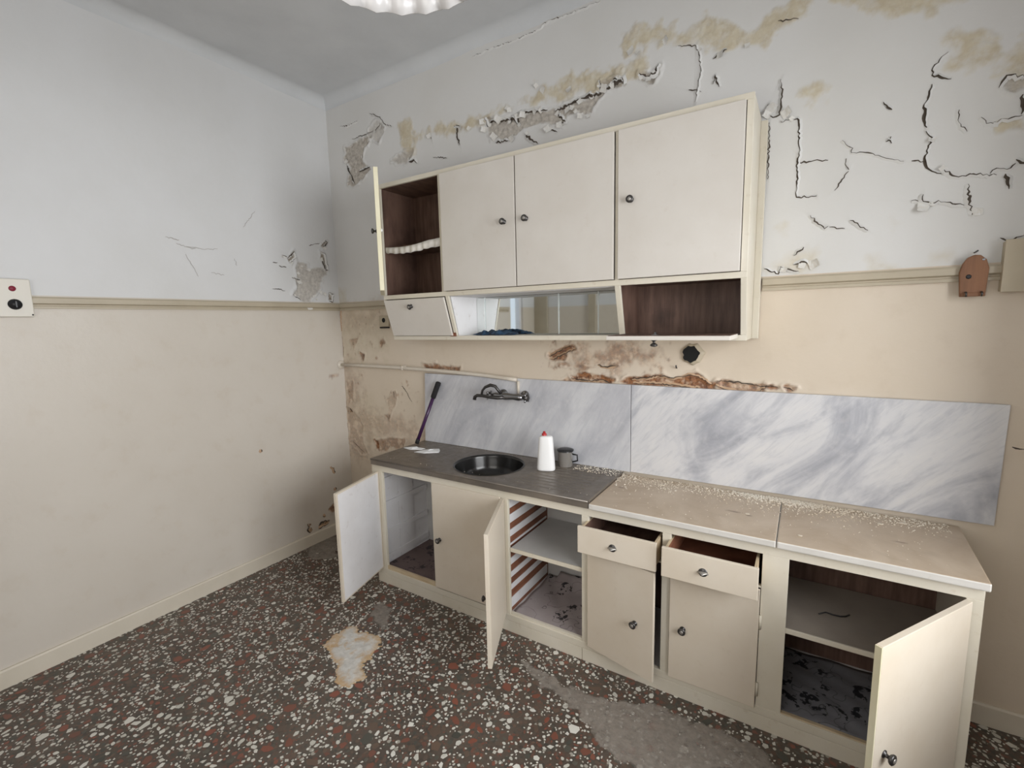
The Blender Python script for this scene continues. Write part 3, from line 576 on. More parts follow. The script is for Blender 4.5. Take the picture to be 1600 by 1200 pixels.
def chip_outline():
    n = random.randint(4, 7); asp = random.uniform(.5, 1); q = random.uniform(0, PI*2)
    pts = []
    for k in range(n):
        t = 2*PI*(k+random.uniform(-.3, .3))/n; rr_ = random.uniform(.78, 1.05); a, b = rr_*math.cos(t), rr_*asp*math.sin(t)
        pts.append((a*math.cos(q)-b*math.sin(q), a*math.sin(q)+b*math.cos(q)))
    return pts
protos = [[MB().hexa(chip_outline(), -.001, .0008).mesh('stone_chip', M['chips'][k]) for _ in range(5)] for k in range(4)]
sv, sf, sc_ = [], [], []
for (x, y, r, big) in chips:
    if big:
        k = random.choices(range(4), (.10, .46, .12, .32))[0]
        o = link('stone_chip', random.choice(protos[k]), floor); o.location = (x, y, 0); o.scale = (r, r, 1); o.rotation_euler.z = random.uniform(0, 6.28)
    else:
        pw = (.50, .18, .10, .22) if r > .0085 else (.60, .12, .10, .18)
        k = random.choices(range(4), pw)[0]; a, b = CH[k]; q = random.random(); col = [a[i]+(b[i]-a[i])*q for i in range(3)]
        P = chip_outline(); n = len(P); o_ = len(sv)
        sv += [(x+u*r, y+v*r, .0007) for u, v in P] + [(x+u*r*1.02, y+v*r*1.02, -.0004) for u, v in P]
        sf.append(tuple(range(o_, o_+n))); sf += [(o_+i, o_+n+i, o_+n+(i+1) % n, o_+(i+1) % n) for i in range(n)]
        sc_ += [(*col, 1)]*(2*n)
me = bpy.data.meshes.new('terrazzo_stone'); me.from_pydata(sv, [], sf); a = me.color_attributes.new('stone', 'FLOAT_COLOR', 'POINT')
a.data.foreach_set('color', np.array(sc_, np.float32).ravel()); me.materials.append(M['chip_mix'])
o = link('terrazzo_stone', me, floor); o['kind'] = 'stuff'
# crusts left on the floor
def patch(name, pts, material, height, seed, label, d=.008):
    P = np.array(pts); gx = np.arange(P[:, 0].min()-.06, P[:, 0].max()+.06, d); gy = np.arange(P[:, 1].min()-.06, P[:, 1].max()+.06, d)
    X, Y = [g.ravel() for g in np.meshgrid(gx, gy, indexing='ij')]; n = fbm(X, Y, 18, seed, 5)
    dd = seg_dist(X, Y, pts, True); sd = np.where(inside(X, Y, pts), dd, -dd) + n*.05
    Z = .0012 + height*np.clip(sd/.05, 0, 1)*(1+1.2*fbm(X, Y, 40, seed+5, 3)) ; Z = np.where(sd < 0, -.0005, np.maximum(Z, .0012))
    nX, nY = len(gx), len(gy); idx = np.arange(nX*nY).reshape(nX, nY)
    q = np.stack([idx[:-1, :-1], idx[1:, :-1], idx[1:, 1:], idx[:-1, 1:]], -1).reshape(-1, 4); q = q[(sd[q] > -.004).any(1)]
    me = bpy.data.meshes.new(name); me.from_pydata(np.stack([X, Y, Z], 1).tolist(), [], q.tolist())
    at_ = me.attributes.new('edge', 'FLOAT', 'POINT'); at_.data.foreach_set('value', np.clip(1-sd/(.045 if material is M['crust'] else .03), 0, 1).astype(np.float32))
    bm = bmesh.new(); bm.from_mesh(me); bmesh.ops.delete(bm, geom=[v for v in bm.verts if not v.link_faces], context='VERTS'); bm.to_mesh(me); bm.free()
    for p in me.polygons: p.use_smooth = True
    me.materials.append(material); o = link(name, me, floor); o['label'] = label; return o
patch('limescale_patch', [(1.077,-1.074),(1.064,-0.988),(1.114,-0.914),(1.244,-0.915),(1.294,-0.886),(1.356,-0.970),(1.397,-1.058),(1.468,-1.168),(1.451,-1.234),(1.369,-1.236),(1.229,-1.156)], M['crust'], .002, 5, 'white limescale crust with an ochre rim')
patch('limescale_patch', [(1.014,-0.738),(1.049,-0.640),(1.193,-0.672),(1.290,-0.791),(1.285,-0.878),(1.191,-0.869)], M['smear'], .001, 15, 'faint grey crust beside the ochre-rimmed crust')
patch('cement_patch', [(2.084,-0.680),(2.164,-0.658),(2.315,-0.677),(2.481,-0.683),(2.663,-0.597),(2.829,-0.581),(3.034,-0.573),(3.177,-0.591),(3.246,-0.688),(2.788,-1.005),(2.587,-0.943),(2.457,-0.841),(2.312,-0.805),(2.202,-0.758)], M['smear'], .0015, 25, 'broad grey cement smear')
patch('cement_patch', [(-0.049,-0.426),(-0.046,-0.191),(0.089,-0.195),(0.349,-0.434),(0.305,-0.566),(0.112,-0.590)], M['smear'], .0015, 35, 'dusty grey smear in the corner')
# curled paint flakes on the walls
def flake_mesh(seed):
    r = random.Random(seed); n = 5; rows = []
    cu = r.uniform(.25, .6); sk = r.uniform(-.4, .4)
    for i in range(n):
        row = []
        for j in range(n):
            u = i/(n-1)-.5; v = j/(n-1)
            w = 1-.45*abs(u)*v + r.uniform(-.08, .08)
            row.append((u*w + sk*v*.4, -(cu*v*v + .02), -v*.9 + r.uniform(-.05, .05)))
        rows.append(row)
    m_ = MB().grid(rows); k = len(m_.v); m_.add([(x, y-.035, z) for x, y, z in m_.v], [tuple(reversed(f)) for f in m_.f])
    ring = [i*n for i in range(n)] + [(n-1)*n+j for j in range(1, n)] + [i*n+n-1 for i in range(n-2, -1, -1)] + [j for j in range(n-2, 0, -1)]
    m_.f += [(ring[i], ring[(i+1) % len(ring)], k+ring[(i+1) % len(ring)], k+ring[i]) for i in range(len(ring))]
    return m_.mesh('paint_flake', M['flake'], smooth=False)
M['stained_flake'] = paint('brown_stained_paint', (.22, .125, .065), (.42, .31, .20), .8)
fm = [flake_mesh(s) for s in range(6)]; fb = []
for q in fm:
    q2 = q.copy(); q2.name = 'stained_flake'; q2.materials.clear(); q2.materials.append(M['stained_flake']); fb.append(q2)
FL = [(1.488,2.933),(1.530,2.897),(1.598,2.902),(1.663,2.893),(1.719,2.848),(1.736,2.908),(1.775,2.899),(1.822,2.894),(1.882,2.886),(1.970,2.865),(2.034,2.874),(2.069,2.877),(2.124,2.893),(2.191,2.897),(2.233,2.940),(2.243,2.897),(2.165,2.813),(2.131,2.809),(2.097,2.847),(2.005,2.796),(1.933,2.800),(1.789,2.801),(1.660,2.783),(1.561,2.811),(1.495,2.878),(1.372,2.906),(1.280,2.926),(1.047,2.948),(0.516,3.079),(0.577,3.104),(0.452,3.046),(0.366,2.934),(0.275,3.042),(0.212,2.947),(1.658,2.978),(1.681,2.953),(1.854,3.022),(1.876,2.992),(2.042,2.973),(2.356,2.913),(2.307,2.909),(0.829,2.830)] \
   + [(2.327,2.922),(2.454,2.918),(2.486,2.909),(2.524,2.922),(2.386,3.069),(2.426,3.045),(2.553,3.042),(2.720,2.968),(2.801,2.911),(2.928,2.927),(3.023,2.613),(3.034,2.595),(3.079,2.584),(3.124,2.558),(3.590,2.145),(3.621,2.141),(3.732,2.087),(3.643,2.254),(3.599,2.388),(3.189,1.946),(3.214,1.927),(3.105,1.924)]
for k, (x, z) in enumerate(FL):
    r = random.Random(k); o = link('paint_flake', fm[k % 6], wall_back); s = r.uniform(.018, .042)
    o.location = (x, -.004, z); o.scale = (s, s*.8, s); o.rotation_euler = (0, r.uniform(-2.8, 2.8), 0)
for k, (y, z) in enumerate([(-0.355,2.108),(-0.316,2.161),(-0.268,2.140),(-0.246,2.142),(-0.142,2.234),(-0.118,2.152),(-0.354,2.047),(-0.326,2.042),(-0.391,1.946),(-0.207,1.920),(-0.234,1.945),(-0.172,1.979),(-0.142,1.967),(-0.284,1.879),(-0.459,2.215),(-0.403,2.178),(-0.111,2.321)]):
    r = random.Random(k+99); o = link('paint_flake', fm[k % 6], wall_left); s = r.uniform(.014, .03) if k != 13 else .05
    o.location = (.004, y, z); o.scale = (s, s*.8, s); o.rotation_euler = (0, r.uniform(-1, 1), PI/2)
for lst, wl, ax in (([(-0.181,0.560),(-0.298,0.192),(-0.286,0.145),(-0.262,0.143),(-0.430,0.173),(-0.415,0.135),(-0.215,0.220),(-0.190,0.225)], wall_left, 1), ([(0.143,1.558),(0.233,1.471),(0.471,1.581),(0.061,1.170),(0.336,0.747),(0.062,1.008),(-0.041,1.511),(0.420,0.792)], wall_back, 0)):
    for k, (a_, z) in enumerate(lst):
        r = random.Random(k+200); o = link('stained_flake', fb[k % 6], wl); s = r.uniform(.012, .022)
        o.location = (.004, a_, z) if ax else (a_, -.004, z); o.scale = (s, s*.7, s); o.rotation_euler = (0, r.uniform(-2, 2), PI/2 if ax else 0)

# ------------------------------------------------------------------ knobs and pulls
def knob(parent, c, d, r=.0165, material='knob'):
    m_ = MB().lathe(c, d, [(.0001, 0), (r*.75, 0), (r*.75, .002), (r*.38, .005), (r*.34, .013), (r*.8, .017), (r, .021), (r, .025), (r*.72, .028), (.0001, .029)], 18)
    k = part(parent, 'knob', m_, M[material], smooth=True)
    dn = Vector(d).normalized()
    m2 = MB().lathe(Vector(c)+dn*.0276, d, [(.0001, .003), (r*.3, .0028), (r*.5, .0012), (r*.52, 0)], 14)
    part(k, 'knob_cap', m2, M['knob_disc'], smooth=True)
    return k
# ------------------------------------------------------------------ wall cabinet
X0, X1, ZT, ZB = .855, 3.0, 2.592, 1.607
wc = thing('wall_cabinet', 'long cream wall cabinet with doors and a mirrored niche above the sink', 'cabinet', (1.93, -.005, 1.607))
prof = [(-.005, ZB), (-.232, ZB), (-.302, 1.868), (-.302, ZT-.002), (-.005, ZT-.002)]
cream, frame = M['cream'], M['cream_frame']
part(wc, 'side_panel', MB().prx(prof, X0+.002, X0+.018), M['dark_wood'])
part(wc, 'side_panel', MB().prx(prof, X1-.020, X1), frame, .002, label='cream painted right side')
part(wc, 'scribe_strip', MB().box(X1, X1+.028, -.035, -.005, ZB, ZT-.02), frame, .002)
part(wc, 'top_panel', MB().box(X0+.018, X1-.02, -.302, -.005, 2.566, ZT-.002), M['dark_wood'])
part(wc, 'middle_shelf', MB().box(X0+.018, X1-.02, -.302, -.012, 1.880, 1.898), M['dark_wood'])
part(wc, 'bottom_panel', MB().box(X0+.018, X1-.02, -.228, -.005, ZB, 1.632), frame, .001)
part(wc, 'back_panel', MB().box(X0+.018, X1-.02, -.012, -.005, 1.632, 2.566), M['dark_wood'])
pd = [(-.012, 1.898), (-.302, 1.898), (-.302, 2.566), (-.012, 2.566)]
part(wc, 'divider', MB().prx(pd, 1.358, 1.376), M['dark_wood']); part(wc, 'divider', MB().prx(pd, 2.430, 2.446), M['dark_wood'])
pn = [(-.012, 1.632), (-.225, 1.632), (-.296, 1.88), (-.012, 1.88)]
part(wc, 'divider', MB().prx(pn, 1.376, 1.388), M['dark_wood']); part(wc, 'divider', MB().prx(pn, 2.440, 2.452), M['dark_wood'])
part(wc, 'niche_lining', MB().prx(pn, 1.388, 1.399), M['inner_white'], label='white painted side of the mirrored niche')
part(wc, 'niche_lining', MB().prx(pn, 2.429, 2.440), M['inner_white'])
part(wc, 'niche_ceiling', MB().box(1.399, 2.429, -.296, -.03, 1.868, 1.880), M['inner_white'])
part(wc, 'inner_side', MB().prx([(-.012, 1.898), (-.302, 1.898), (-.302, 2.566), (-.012, 2.566)], X1-.026, X1-.020), M['dark_wood'])
part(wc, 'inner_side', MB().prx(pn, X1-.026, X1-.020), M['dark_wood'])
# face frame
FY, FB = -.318, -.302
part(wc, 'top_rail', MB().box(X0, X1, FY, FB, 2.566, ZT), frame, .0015)
part(wc, 'stile', MB().box(X0, .874, FY, FB, 1.898, 2.566), frame, .0015)
part(wc, 'stile', MB().box(1.353, 1.378, FY, FB, 1.898, 2.566), frame, .0015)
part(wc, 'stile', MB().box(2.430, 2.446, FY, FB, 1.898, 2.566), frame, .0015)
part(wc, 'stile', MB().box(2.974, X1, FY, FB, 1.898, 2.566), frame, .0015)
part(wc, 'middle_rail', MB().box(X0, X1, FY, FB, 1.871, 1.898), frame, .0015)
sl = [(-.302, 1.871), (-.318, 1.871), (-.245, 1.632), (-.229, 1.632)]
part(wc, 'stile', MB().prx(sl, X0, .868), frame, .0015); part(wc, 'stile', MB().prx(sl, 1.376, 1.399), frame, .0015)
part(wc, 'stile', MB().prx(sl, 2.429, 2.456), frame, .0015); part(wc, 'stile', MB().prx(sl, 2.976, X1), frame, .0015)
part(wc, 'bottom_rail', MB().box(X0, X1, -.246, -.228, ZB, 1.632), frame, .0015)
part(wc, 'raw_chip', MB().prx([(-.252, 1.629), (-.252, 1.652), (-.244, 1.655), (-.244, 1.629)], 1.352, 1.395), M['red_wood'], label='splintered corner showing raw wood')
# doors
def wdoor(x0, x1, kx, kz, z0=1.9, z1=2.564):
    d = part(wc, 'door', MB().box(x0, x1, -.336, -.3185, z0, z1), cream, .002); knob(d, (kx, -.336, kz), (0, -1, 0), .017); return d
wdoor(1.381, 1.886, 1.820, 2.240); wdoor(1.893, 2.427, 1.956, 2.240); wdoor(2.449, 2.972, 2.511, 2.250)
fl = part(wc, 'flap_door', MB().prx([(-.3205, 1.867), (-.334, 1.863), (-.263, 1.634), (-.2485, 1.634)], .870, 1.374), cream, .002)
knob(fl, (1.102, -.320, 1.822), (0, -.956, -.293), .017)
# open flap at the right: folded down, its knob now below
ofl = part(wc, 'flap_door', MB().hexa([(2.452, -.485), (2.966, -.485), (2.966, -.250), (2.452, -.250)], 1.619, 1.637), cream, .0015, label='flap folded down level, brown on the inside')
part(ofl, 'flap_lining', MB().box(2.458, 2.966, -.478, -.250, 1.6372, 1.6395), M['dark_wood'])
knob(ofl, (2.66, -.46, 1.619), (0, 0, -1), .016)
part(ofl, 'catch', MB().lathe((2.66, -.44, 1.6395), (0, 0, 1), [(.018, 0), (.016, .003), (.006, .004), (.005, .012), (.0001, .013)], 12), M['chrome'], smooth=True)
# open door at the left
h = Vector((.868, -.320)); dv = Vector((.732, -.681)); nv = Vector((-dv.y, dv.x)); f_ = h + dv*.470
od = part(wc, 'door', MB().hexa([tuple(p) for p in (h - nv*.024, f_ - nv*.024, f_, h)], 1.9, 2.556), M['cream_edge'], .002, label='door standing open, seen on its edge')
kc = f_ - dv*.06 - nv*.024; knob(od, (kc.x, kc.y, 2.23), (-nv.x, -nv.y, 0), .015)
part(od, 'catch', MB().lathe((f_.x-dv.x*.03, f_.y-dv.y*.03, 2.23), (nv.x, nv.y, 0), [(.009, 0), (.009, .006), (.0001, .010)], 10), M['plastic_white'], smooth=True)
# shelf with its gathered frill
part(wc, 'shelf', MB().box(.874, 1.358, -.29, -.012, 2.185, 2.203), M['dark_wood'])
rows = []
for i in range(49):
    u = i/48; x = .878 + u*.474; w = math.sin(i*1.25)*.003 + math.sin(i*.63+1)*.002
    zt = 2.205 - .012*math.sin(PI*min(1, u*1.3)) + .012*u*u; zb = zt - .036 - .014*u - .002*math.sin(i*.9)
    rows.append([(x, -.300 + w*.3, zt), (x, -.303 + w, (zt+zb)/2), (x, -.300 + w*1.4, zb)])
m_ = MB().grid(rows); fr = part(wc, 'shelf_frill', m_, M['frill'], smooth=True, label='gathered white cloth edging')
sm = fr.modifiers.new('thickness', 'SOLIDIFY'); sm.thickness = .002
# niche mirror of several panes
for a_, b_ in ((1.400, 1.462), (1.465, 1.988), (1.991, 2.232), (2.235, 2.428)):
    p_ = part(wc, 'mirror_pane', MB().box(a_+.001, b_-.001, -.034, -.030, 1.634, 1.866), M['mirror'])
    part(p_, 'pane_edge', MB().box(b_-.001, b_+.005, -.038, -.029, 1.634, 1.866), M['glass_edge'])
cream = M['base_cream']
# ------------------------------------------------------------------ base cabinet
bc = thing('base_cabinet', 'long low cream kitchen base cabinet with doors and drawers hanging open', 'cabinet', (2.3, -.02, 0))
FY, FB = -.507, -.487; BZ, TZ = .068, .815
part(bc, 'plinth', MB().box(.858, 2.337, -.508, -.46, 0, .066), frame, .002); part(bc, 'plinth', MB().box(2.339, 3.755, -.508, -.46, 0, .066), frame, .002)
part(bc, 'floor_board', MB().box(.875, 3.745, FB, -.022, .075, .098), M['inner_white'])
part(bc, 'back_board', MB().box(.875, 2.35, -.030, -.022, .098, .80), M['shelf_grey']); part(bc, 'back_board', MB().box(2.352, 3.745, -.030, -.022, .098, .80), M['dark_wood'])
part(bc, 'side_panel', MB().box(.858, .876, FB, -.022, .0, TZ), M['inner_white'], .001)
part(bc, 'side_panel', MB().box(3.742, 3.76, FB, -.022, 0, TZ), frame, .001)
def div(x0, x1, m_='inner_white'): return part(bc, 'partition', MB().box(x0, x1, FB, -.030, .098, TZ-.02), M[m_])
div(1.368, 1.382); dv3 = div(1.885, 1.895, 'red_wood'); div(2.350, 2.366, 'shelf_grey'); div(2.735, 2.752, 'dark_wood'); div(3.155, 3.172, 'shelf_brown')
part(bc, 'top_rail', MB().box(.858, 3.76, FY, FB, .772, TZ), frame, .0015)
part(bc, 'bottom_rail', MB().box(.858, 3.76, FY-.002, FB, BZ, .104), frame, .002)
for x0, x1 in ((.858, .948), (1.366, 1.379), (1.868, 1.909), (2.338, 2.375), (2.726, 2.763), (3.119, 3.211), (3.716, 3.76)):
    part(bc, 'stile', MB().box(x0, x1, FY, FB, .104, .772), frame, .0015)
part(bc, 'drawer_rail', MB().box(2.375, 2.726, FY, FB, .626, .634), frame, .001); part(bc, 'drawer_rail', MB().box(2.763, 3.119, FY, FB, .626, .634), frame, .001)
part(bc, 'sill', MB().box(.948, 1.366, FY+.004, FB, .104, .128), M['raw_edge'], .001); part(bc, 'sill', MB().box(1.909, 2.338, FY+.004, FB, .104, .116), frame, .001)
part(bc, 'sill', MB().box(3.211, 3.716, FY+.004, FB, .104, .109), M['raw_edge'], .001)
# first cupboard: battens down the white side, soiled liner
for z0, z1 in ((.66, .70), (.50, .535), (.30, .335), (.128, .165)):
    part(bc, 'batten', MB().box(.876, .893, FB, -.04, z0, z1), M['inner_white'], .001)
part(bc, 'side_board', MB().box(.876, .884, FB, -.32, .10, .77), M['inner_white']); part(bc, 'side_board', MB().box(.876, .886, -.318, -.18, .10, .77), M['inner_white'])
part(bc, 'liner', MB().box(.895, 1.366, FB, -.04, .098, .104), M['liner_brown'])
# third cupboard: white slats over the red-brown partition
for z0, z1 in ((.705, .772), (.620, .668), (.542, .580), (.491, .503), (.378, .417), (.303, .335), (.230, .262), (.125, .182)):
    part(bc, 'slat', MB().box(1.895, 1.900, FB, -.05, z0, z1), M['inner_white'], .001)
part(bc, 'shelf', MB().box(1.912, 2.349, -.49, -.04, .470, .489), M['shelf_grey'], .001); part(bc, 'shelf_edge', MB().box(1.912, 2.337, -.496, -.49, .468, .490), frame, .001)
rows = [[(1.912+.437*i/22, -.485+.44*j/22, .104 + .003*math.sin(i*1.1+j*.7) + (.05*max(0, (j-17)/5)**1.5*(1 if 3 < i < 16 else .3)) + .02*math.exp(-((i-8)**2+(j-18)**2)/6)) for j in range(23)] for i in range(23)]
lp = part(bc, 'liner', MB().grid(rows), M['liner_pale'], smooth=True); sm = lp.modifiers.new('thickness', 'SOLIDIFY'); sm.thickness = .002
# last cupboard
part(bc, 'shelf', MB().box(3.172, 3.742, -.49, -.04, .456, .470), M['shelf_brown'], .001); part(bc, 'shelf_edge', MB().box(3.172, 3.742, -.498, -.49, .456, .476), frame, .001)
rows = [[(3.174+.566*i/20, -.485+.44*j/20, .102 + .003*math.sin(i*.9+j*1.3)) for j in range(21)] for i in range(21)]
lp = part(bc, 'liner', MB().grid(rows), M['liner_dark'], smooth=True); sm = lp.modifiers.new('thickness', 'SOLIDIFY'); sm.thickness = .002
# doors
def hdoor(hx, hy, fx, fy, z0, z1, t=.018, out=1, label=None, inner=None, edge=None):
    h = Vector((hx, hy)); f = Vector((fx, fy)); d = (f-h).normalized(); n = Vector((-d.y, d.x))*out
    pts = [h, f, f+n*t, h+n*t]
    if out < 0: pts = pts[::-1]
    o = part(bc, 'door', MB().hexa([tuple(p) for p in pts], z0, z1), cream, .0015, label=label)
    if inner is not None:
        q0 = h + d*.012 - n*.0012; q1 = f - d*.012 - n*.0012; ps = [q0, q1, q1+n*.001, q0+n*.001]
        if out < 0: ps = ps[::-1]
        part(o, 'inner_face', MB().hexa([tuple(p) for p in ps], z0+.01, z1-.01), M[inner])
    return o, h, f, d, n
def hinge(parent, x, y, z): part(parent, 'hinge', MB().tube([(x, y, z-.03), (x, y, z+.03)], .005, 8), frame, smooth=True)
d1 = hdoor(.918, -.509, 1.022, -.912, .112, .772, .018, -1, 'door standing open, white inside', 'inner_white')
d2 = part(bc, 'door', MB().box(1.381, 1.866, -.519, -.507, .116, .775), cream, .002); knob(d2, (1.427, -.519, .430), (0, -1, 0), .0165)
d3 = hdoor(1.889, -.511, 2.062, -.907, .112, .771, .020, -1, 'door standing open, seen almost on its edge', 'base_cream'); o, h, f, d, n = d3
kc = f - d*.05 + n*.020; knob(o, (kc.x, kc.y, .43), (n.x, n.y, 0), .014)
part(o, 'catch', MB().box(f.x-.055, f.x-.045, f.y+.07, f.y+.10, .41, .45), M['black'])
d4 = hdoor(2.379, -.509, 2.721, -.588, .100, .6200, .016, -1, 'door slightly ajar'); o, h, f, d, n = d4
kc = h + d*.262 + n*.016; knob(o, (kc.x, kc.y, .348), (n.x, n.y, 0), .0165); hinge(o, 2.374, -.512, .50); hinge(o, 2.374, -.512, .24)
d5 = part(bc, 'door', MB().box(2.766, 3.117, -.521, -.507, .098, .622), cream, .002); knob(d5, (2.825, -.521, .350), (0, -1, 0), .0165); hinge(d5, 3.122, -.512, .48); hinge(d5, 3.122, -.512, .18)
d6 = hdoor(3.714, -.511, 3.438, -.925, .104, .770, .019, 1, 'door swung wide open at the right end', None); o, h, f, d, n = d6
kc = f - d*.055 + n*.019; knob(o, (kc.x, kc.y, .405), (n.x, n.y, 0), .0165)
part(o, 'edge_strip', MB().hexa([tuple(p) for p in (f+d*.004+n*.0185, f+d*.0002+n*.0185, f+d*.0002+n*.0005, f+d*.004+n*.0005)][::-1], .105, .769), M['cream_edge'])
# drawers, pulled out
def drawer(x0, x1, yf, z0=.630, z1=.760, inside='dark_wood', px=0):
    d = part(bc, 'drawer', MB().box(x0, x1, yf, yf+.015, z0, z1), cream, .002)
    part(d, 'drawer_side', MB().box(x0+.008, x0+.018, yf+.015, yf+.40, z0+.012, z1-.012), M['raw_edge']); part(d, 'drawer_side', MB().box(x1-.018, x1-.008, yf+.015, yf+.40, z0+.012, z1-.012), M['raw_edge'])
    part(d, 'drawer_back', MB().box(x0+.018, x1-.018, yf+.39, yf+.40, z0+.012, z1-.012), M[inside]); part(d, 'drawer_bottom', MB().box(x0+.018, x1-.018, yf+.015, yf+.39, z0+.012, z0+.018), M[inside])
    part(d, 'drawer_lining', MB().box(x0+.018, x0+.0195, yf+.015, yf+.39, z0+.018, z1-.014), M[inside]); part(d, 'drawer_lining', MB().box(x0+.018, x1-.018, yf+.015, yf+.0165, z0+.018, z1-.014), M[inside])
    m_ = MB(); cx = (x0+x1)/2 + px; cz = (z0+z1)/2 - .004; n = 12; rows = []
    for i in range(n+1):
        a = PI*i/n; row = []
        for j in range(6):
            b = PI/2*j/5; row.append((cx + .022*math.cos(a)*math.cos(b)**.6, yf - .002 - .022*math.sin(b)*max(.15, math.sin(a)), cz - .004 + .012*math.sin(a)*math.cos(b)))
        rows.append(row)
    m_.grid(rows); k = part(d, 'cup_pull', m_, M['knob_disc'], smooth=True); sm = k.modifiers.new('thickness', 'SOLIDIFY'); sm.thickness = .002
    part(k, 'pull_plate', MB().lathe((cx, yf, cz), (0, -1, 0), [(.0001, .002), (.017, .002), (.018, 0)], 18), M['knob'], smooth=True)
    return d
drawer(2.360, 2.725, -.605, px=-.012); drawer(2.751, 3.115, -.620, inside='red_wood', px=-.016)
# ------------------------------------------------------------------ worktop
su = thing('sink_unit', 'grey steel sink top with a round basin and drainboard at the left of the counter', 'sink', (1.6, -.02, .816))
cx, cy, rx, ry = 1.632, -.276, .210, .203; NB = 48; ZS = .857
def sq(t):                                       # point of the slab outline in direction t from the basin centre
    x0, x1, y0, y1 = .872-cx, 2.379-cx, -.526-cy, -.022-cy; c, s = math.cos(t), math.sin(t)
    k = min((x1/c if c > 1e-9 else 9), (x0/c if c < -1e-9 else 9), (y1/s if s > 1e-9 else 9), (y0/s if s < -1e-9 else 9)); return cx+c*k, cy+s*k
ts = sorted([2*PI*i/NB for i in range(NB)] + [math.atan2(y-cy, x-cx) % (2*PI) for x in (.872, 2.379) for y in (-.526, -.022)])
m_ = MB(); n = len(ts)
outer = [sq(t) for t in ts]; inn = [(cx+rx*math.cos(t), cy+ry*math.sin(t)) for t in ts]
m_.add([(x, y, ZS) for x, y in outer] + [(x, y, ZS) for x, y in inn] + [(x, y, .818) for x, y in outer] + [(x, y, .840) for x, y in inn],
       [(i, (i+1) % n, n+(i+1) % n, n+i) for i in range(n)] + [(2*n+i, 2*n+(i+1) % n, (i+1) % n, i) for i in range(n)] + [(n+i, n+(i+1) % n, 3*n+(i+1) % n, 3*n+i) for i in range(n)])
part(su, 'sink_top', m_, M['sink'])
part(su, 'front_edge', MB().tube([(.872, -.524, .8515), (2.379, -.524, .8515)], .0055, 8), M['sink'], smooth=True)
m_ = MB(); pr = [(1.045, .0022), (1.03, .004), (1.0, .002), (.985, -.012), (.95, -.07), (.86, -.118), (.6, -.134), (.15, -.138), (.001, -.138)]; k = 40
m_.add([(cx+rx*a*math.cos(2*PI*j/k), cy+ry*a*math.sin(2*PI*j/k), ZS+b) for a, b in pr for j in range(k)], [(i*k+j, i*k+(j+1) % k, (i+1)*k+(j+1) % k, (i+1)*k+j) for i in range(len(pr)-1) for j in range(k)])
part(su, 'basin', m_, M['basin'], smooth=True)
part(su, 'drain', MB().lathe((cx, cy, ZS-.1375), (0, 0, 1), [(.036, 0), (.034, .003), (.02, .002), (.0001, .001)], 20), M['chrome'], smooth=True)
for i in range(9):
    yy = -.46 + .042*i
    part(su, 'drain_rib', MB().prx([(yy-.006, ZS-.0005), (yy-.003, ZS+.0022), (yy+.003, ZS+.0022), (yy+.006, ZS-.0005)], 1.93 if abs(yy+.26) < .12 else 1.90, 2.30), M['sink'], smooth=False)
strip_at(su)
def slab(fl, fr_, br, bl, z0, z1, label):
    o = solo('marble_slab', MB().hexa([fl, fr_, br, bl], z0, z1), M['marble_top'], label, 'worktop', ((fl[0]+fr_[0])/2, -.27, z0), .005, group=None)
    o.data.materials.append(M['marble_edge'])
    for p in o.data.polygons:
        if p.normal.z < .8: p.material_index = 1
    return o
slab((2.382, -.528), (3.163, -.528), (3.161, -.022), (2.380, -.022), .8155, .845, 'stained white marble slab of the counter, over the two drawers')
slab((3.165, -.528), (3.768, -.528), (3.790, -.022), (3.163, -.022), .8155, .845, 'stained white marble slab at the right end of the counter')
solo('marble_backsplash', MB().pry([(.884, .858), (2.419, .858), (2.418, 1.353), (.908, 1.357)], -.022, -.004), M['splash_left'], 'grey streaked marble splashback slab behind the sink and tap', 'splashback', (1.65, -.02, .858), .002)
solo('marble_backsplash', MB().pry([(2.422, .860), (3.890, .868), (3.896, 1.354), (2.421, 1.353)], -.022, -.004), M['splash_right'], 'large cloudy marble splashback slab over the marble counter', 'splashback', (3.15, -.02, .862), .002)
# ------------------------------------------------------------------ tap
tp = thing('wall_tap', 'old chrome wall mixer tap above the sink', 'tap', (1.64, -.022, 1.25))
yb = -.085
part(tp, 'tap_body', MB().tube([(1.545, yb, 1.247), (1.565, yb, 1.247), (1.60, yb, 1.247), (1.64, yb, 1.247), (1.70, yb, 1.247), (1.735, yb, 1.247), (1.765, yb, 1.247)], [.016, .022, .017, .025, .018, .023, .016], 14), M['chrome'], smooth=True)
for xx in (1.585, 1.745):
    part(tp, 'wall_elbow', MB().tube([(xx, -.022, 1.252), (xx, -.03, 1.252), (xx, -.031, 1.252), (xx, yb, 1.248)], [.030, .028, .014, .013], 14), M['chrome'], smooth=True)
for xx, s in ((1.54, -1), (1.768, 1)):
    hd = part(tp, 'tap_handle', MB().lathe((xx, yb, 1.247), (s, -.15, 0), [(.010, 0), (.010, .012), (.021, .016), (.023, .028), (.018, .036), (.0001, .038)], 14), M['knob'], smooth=True)
    for q in range(4):
        a = PI/4+q*PI/2; c0 = Vector((xx+s*.024, yb-.003, 1.247)); e = c0 + Vector((0, math.cos(a)*.033, math.sin(a)*.033)); part(hd, 'handle_arm', MB().tube([c0, e], [.007, .006], 8), M['chrome'], smooth=True)
part(tp, 'spout', MB().tube([(1.640, yb-.012, 1.244), (1.600, yb-.034, 1.240), (1.55, yb-.046, 1.243), (1.500, yb-.055, 1.250), (1.462, yb-.060, 1.250), (1.446, yb-.062, 1.240), (1.442, yb-.063, 1.222)], [.013, .0115, .0105, .010, .0105, .0115, .0125], 12), M['knob'], smooth=True)
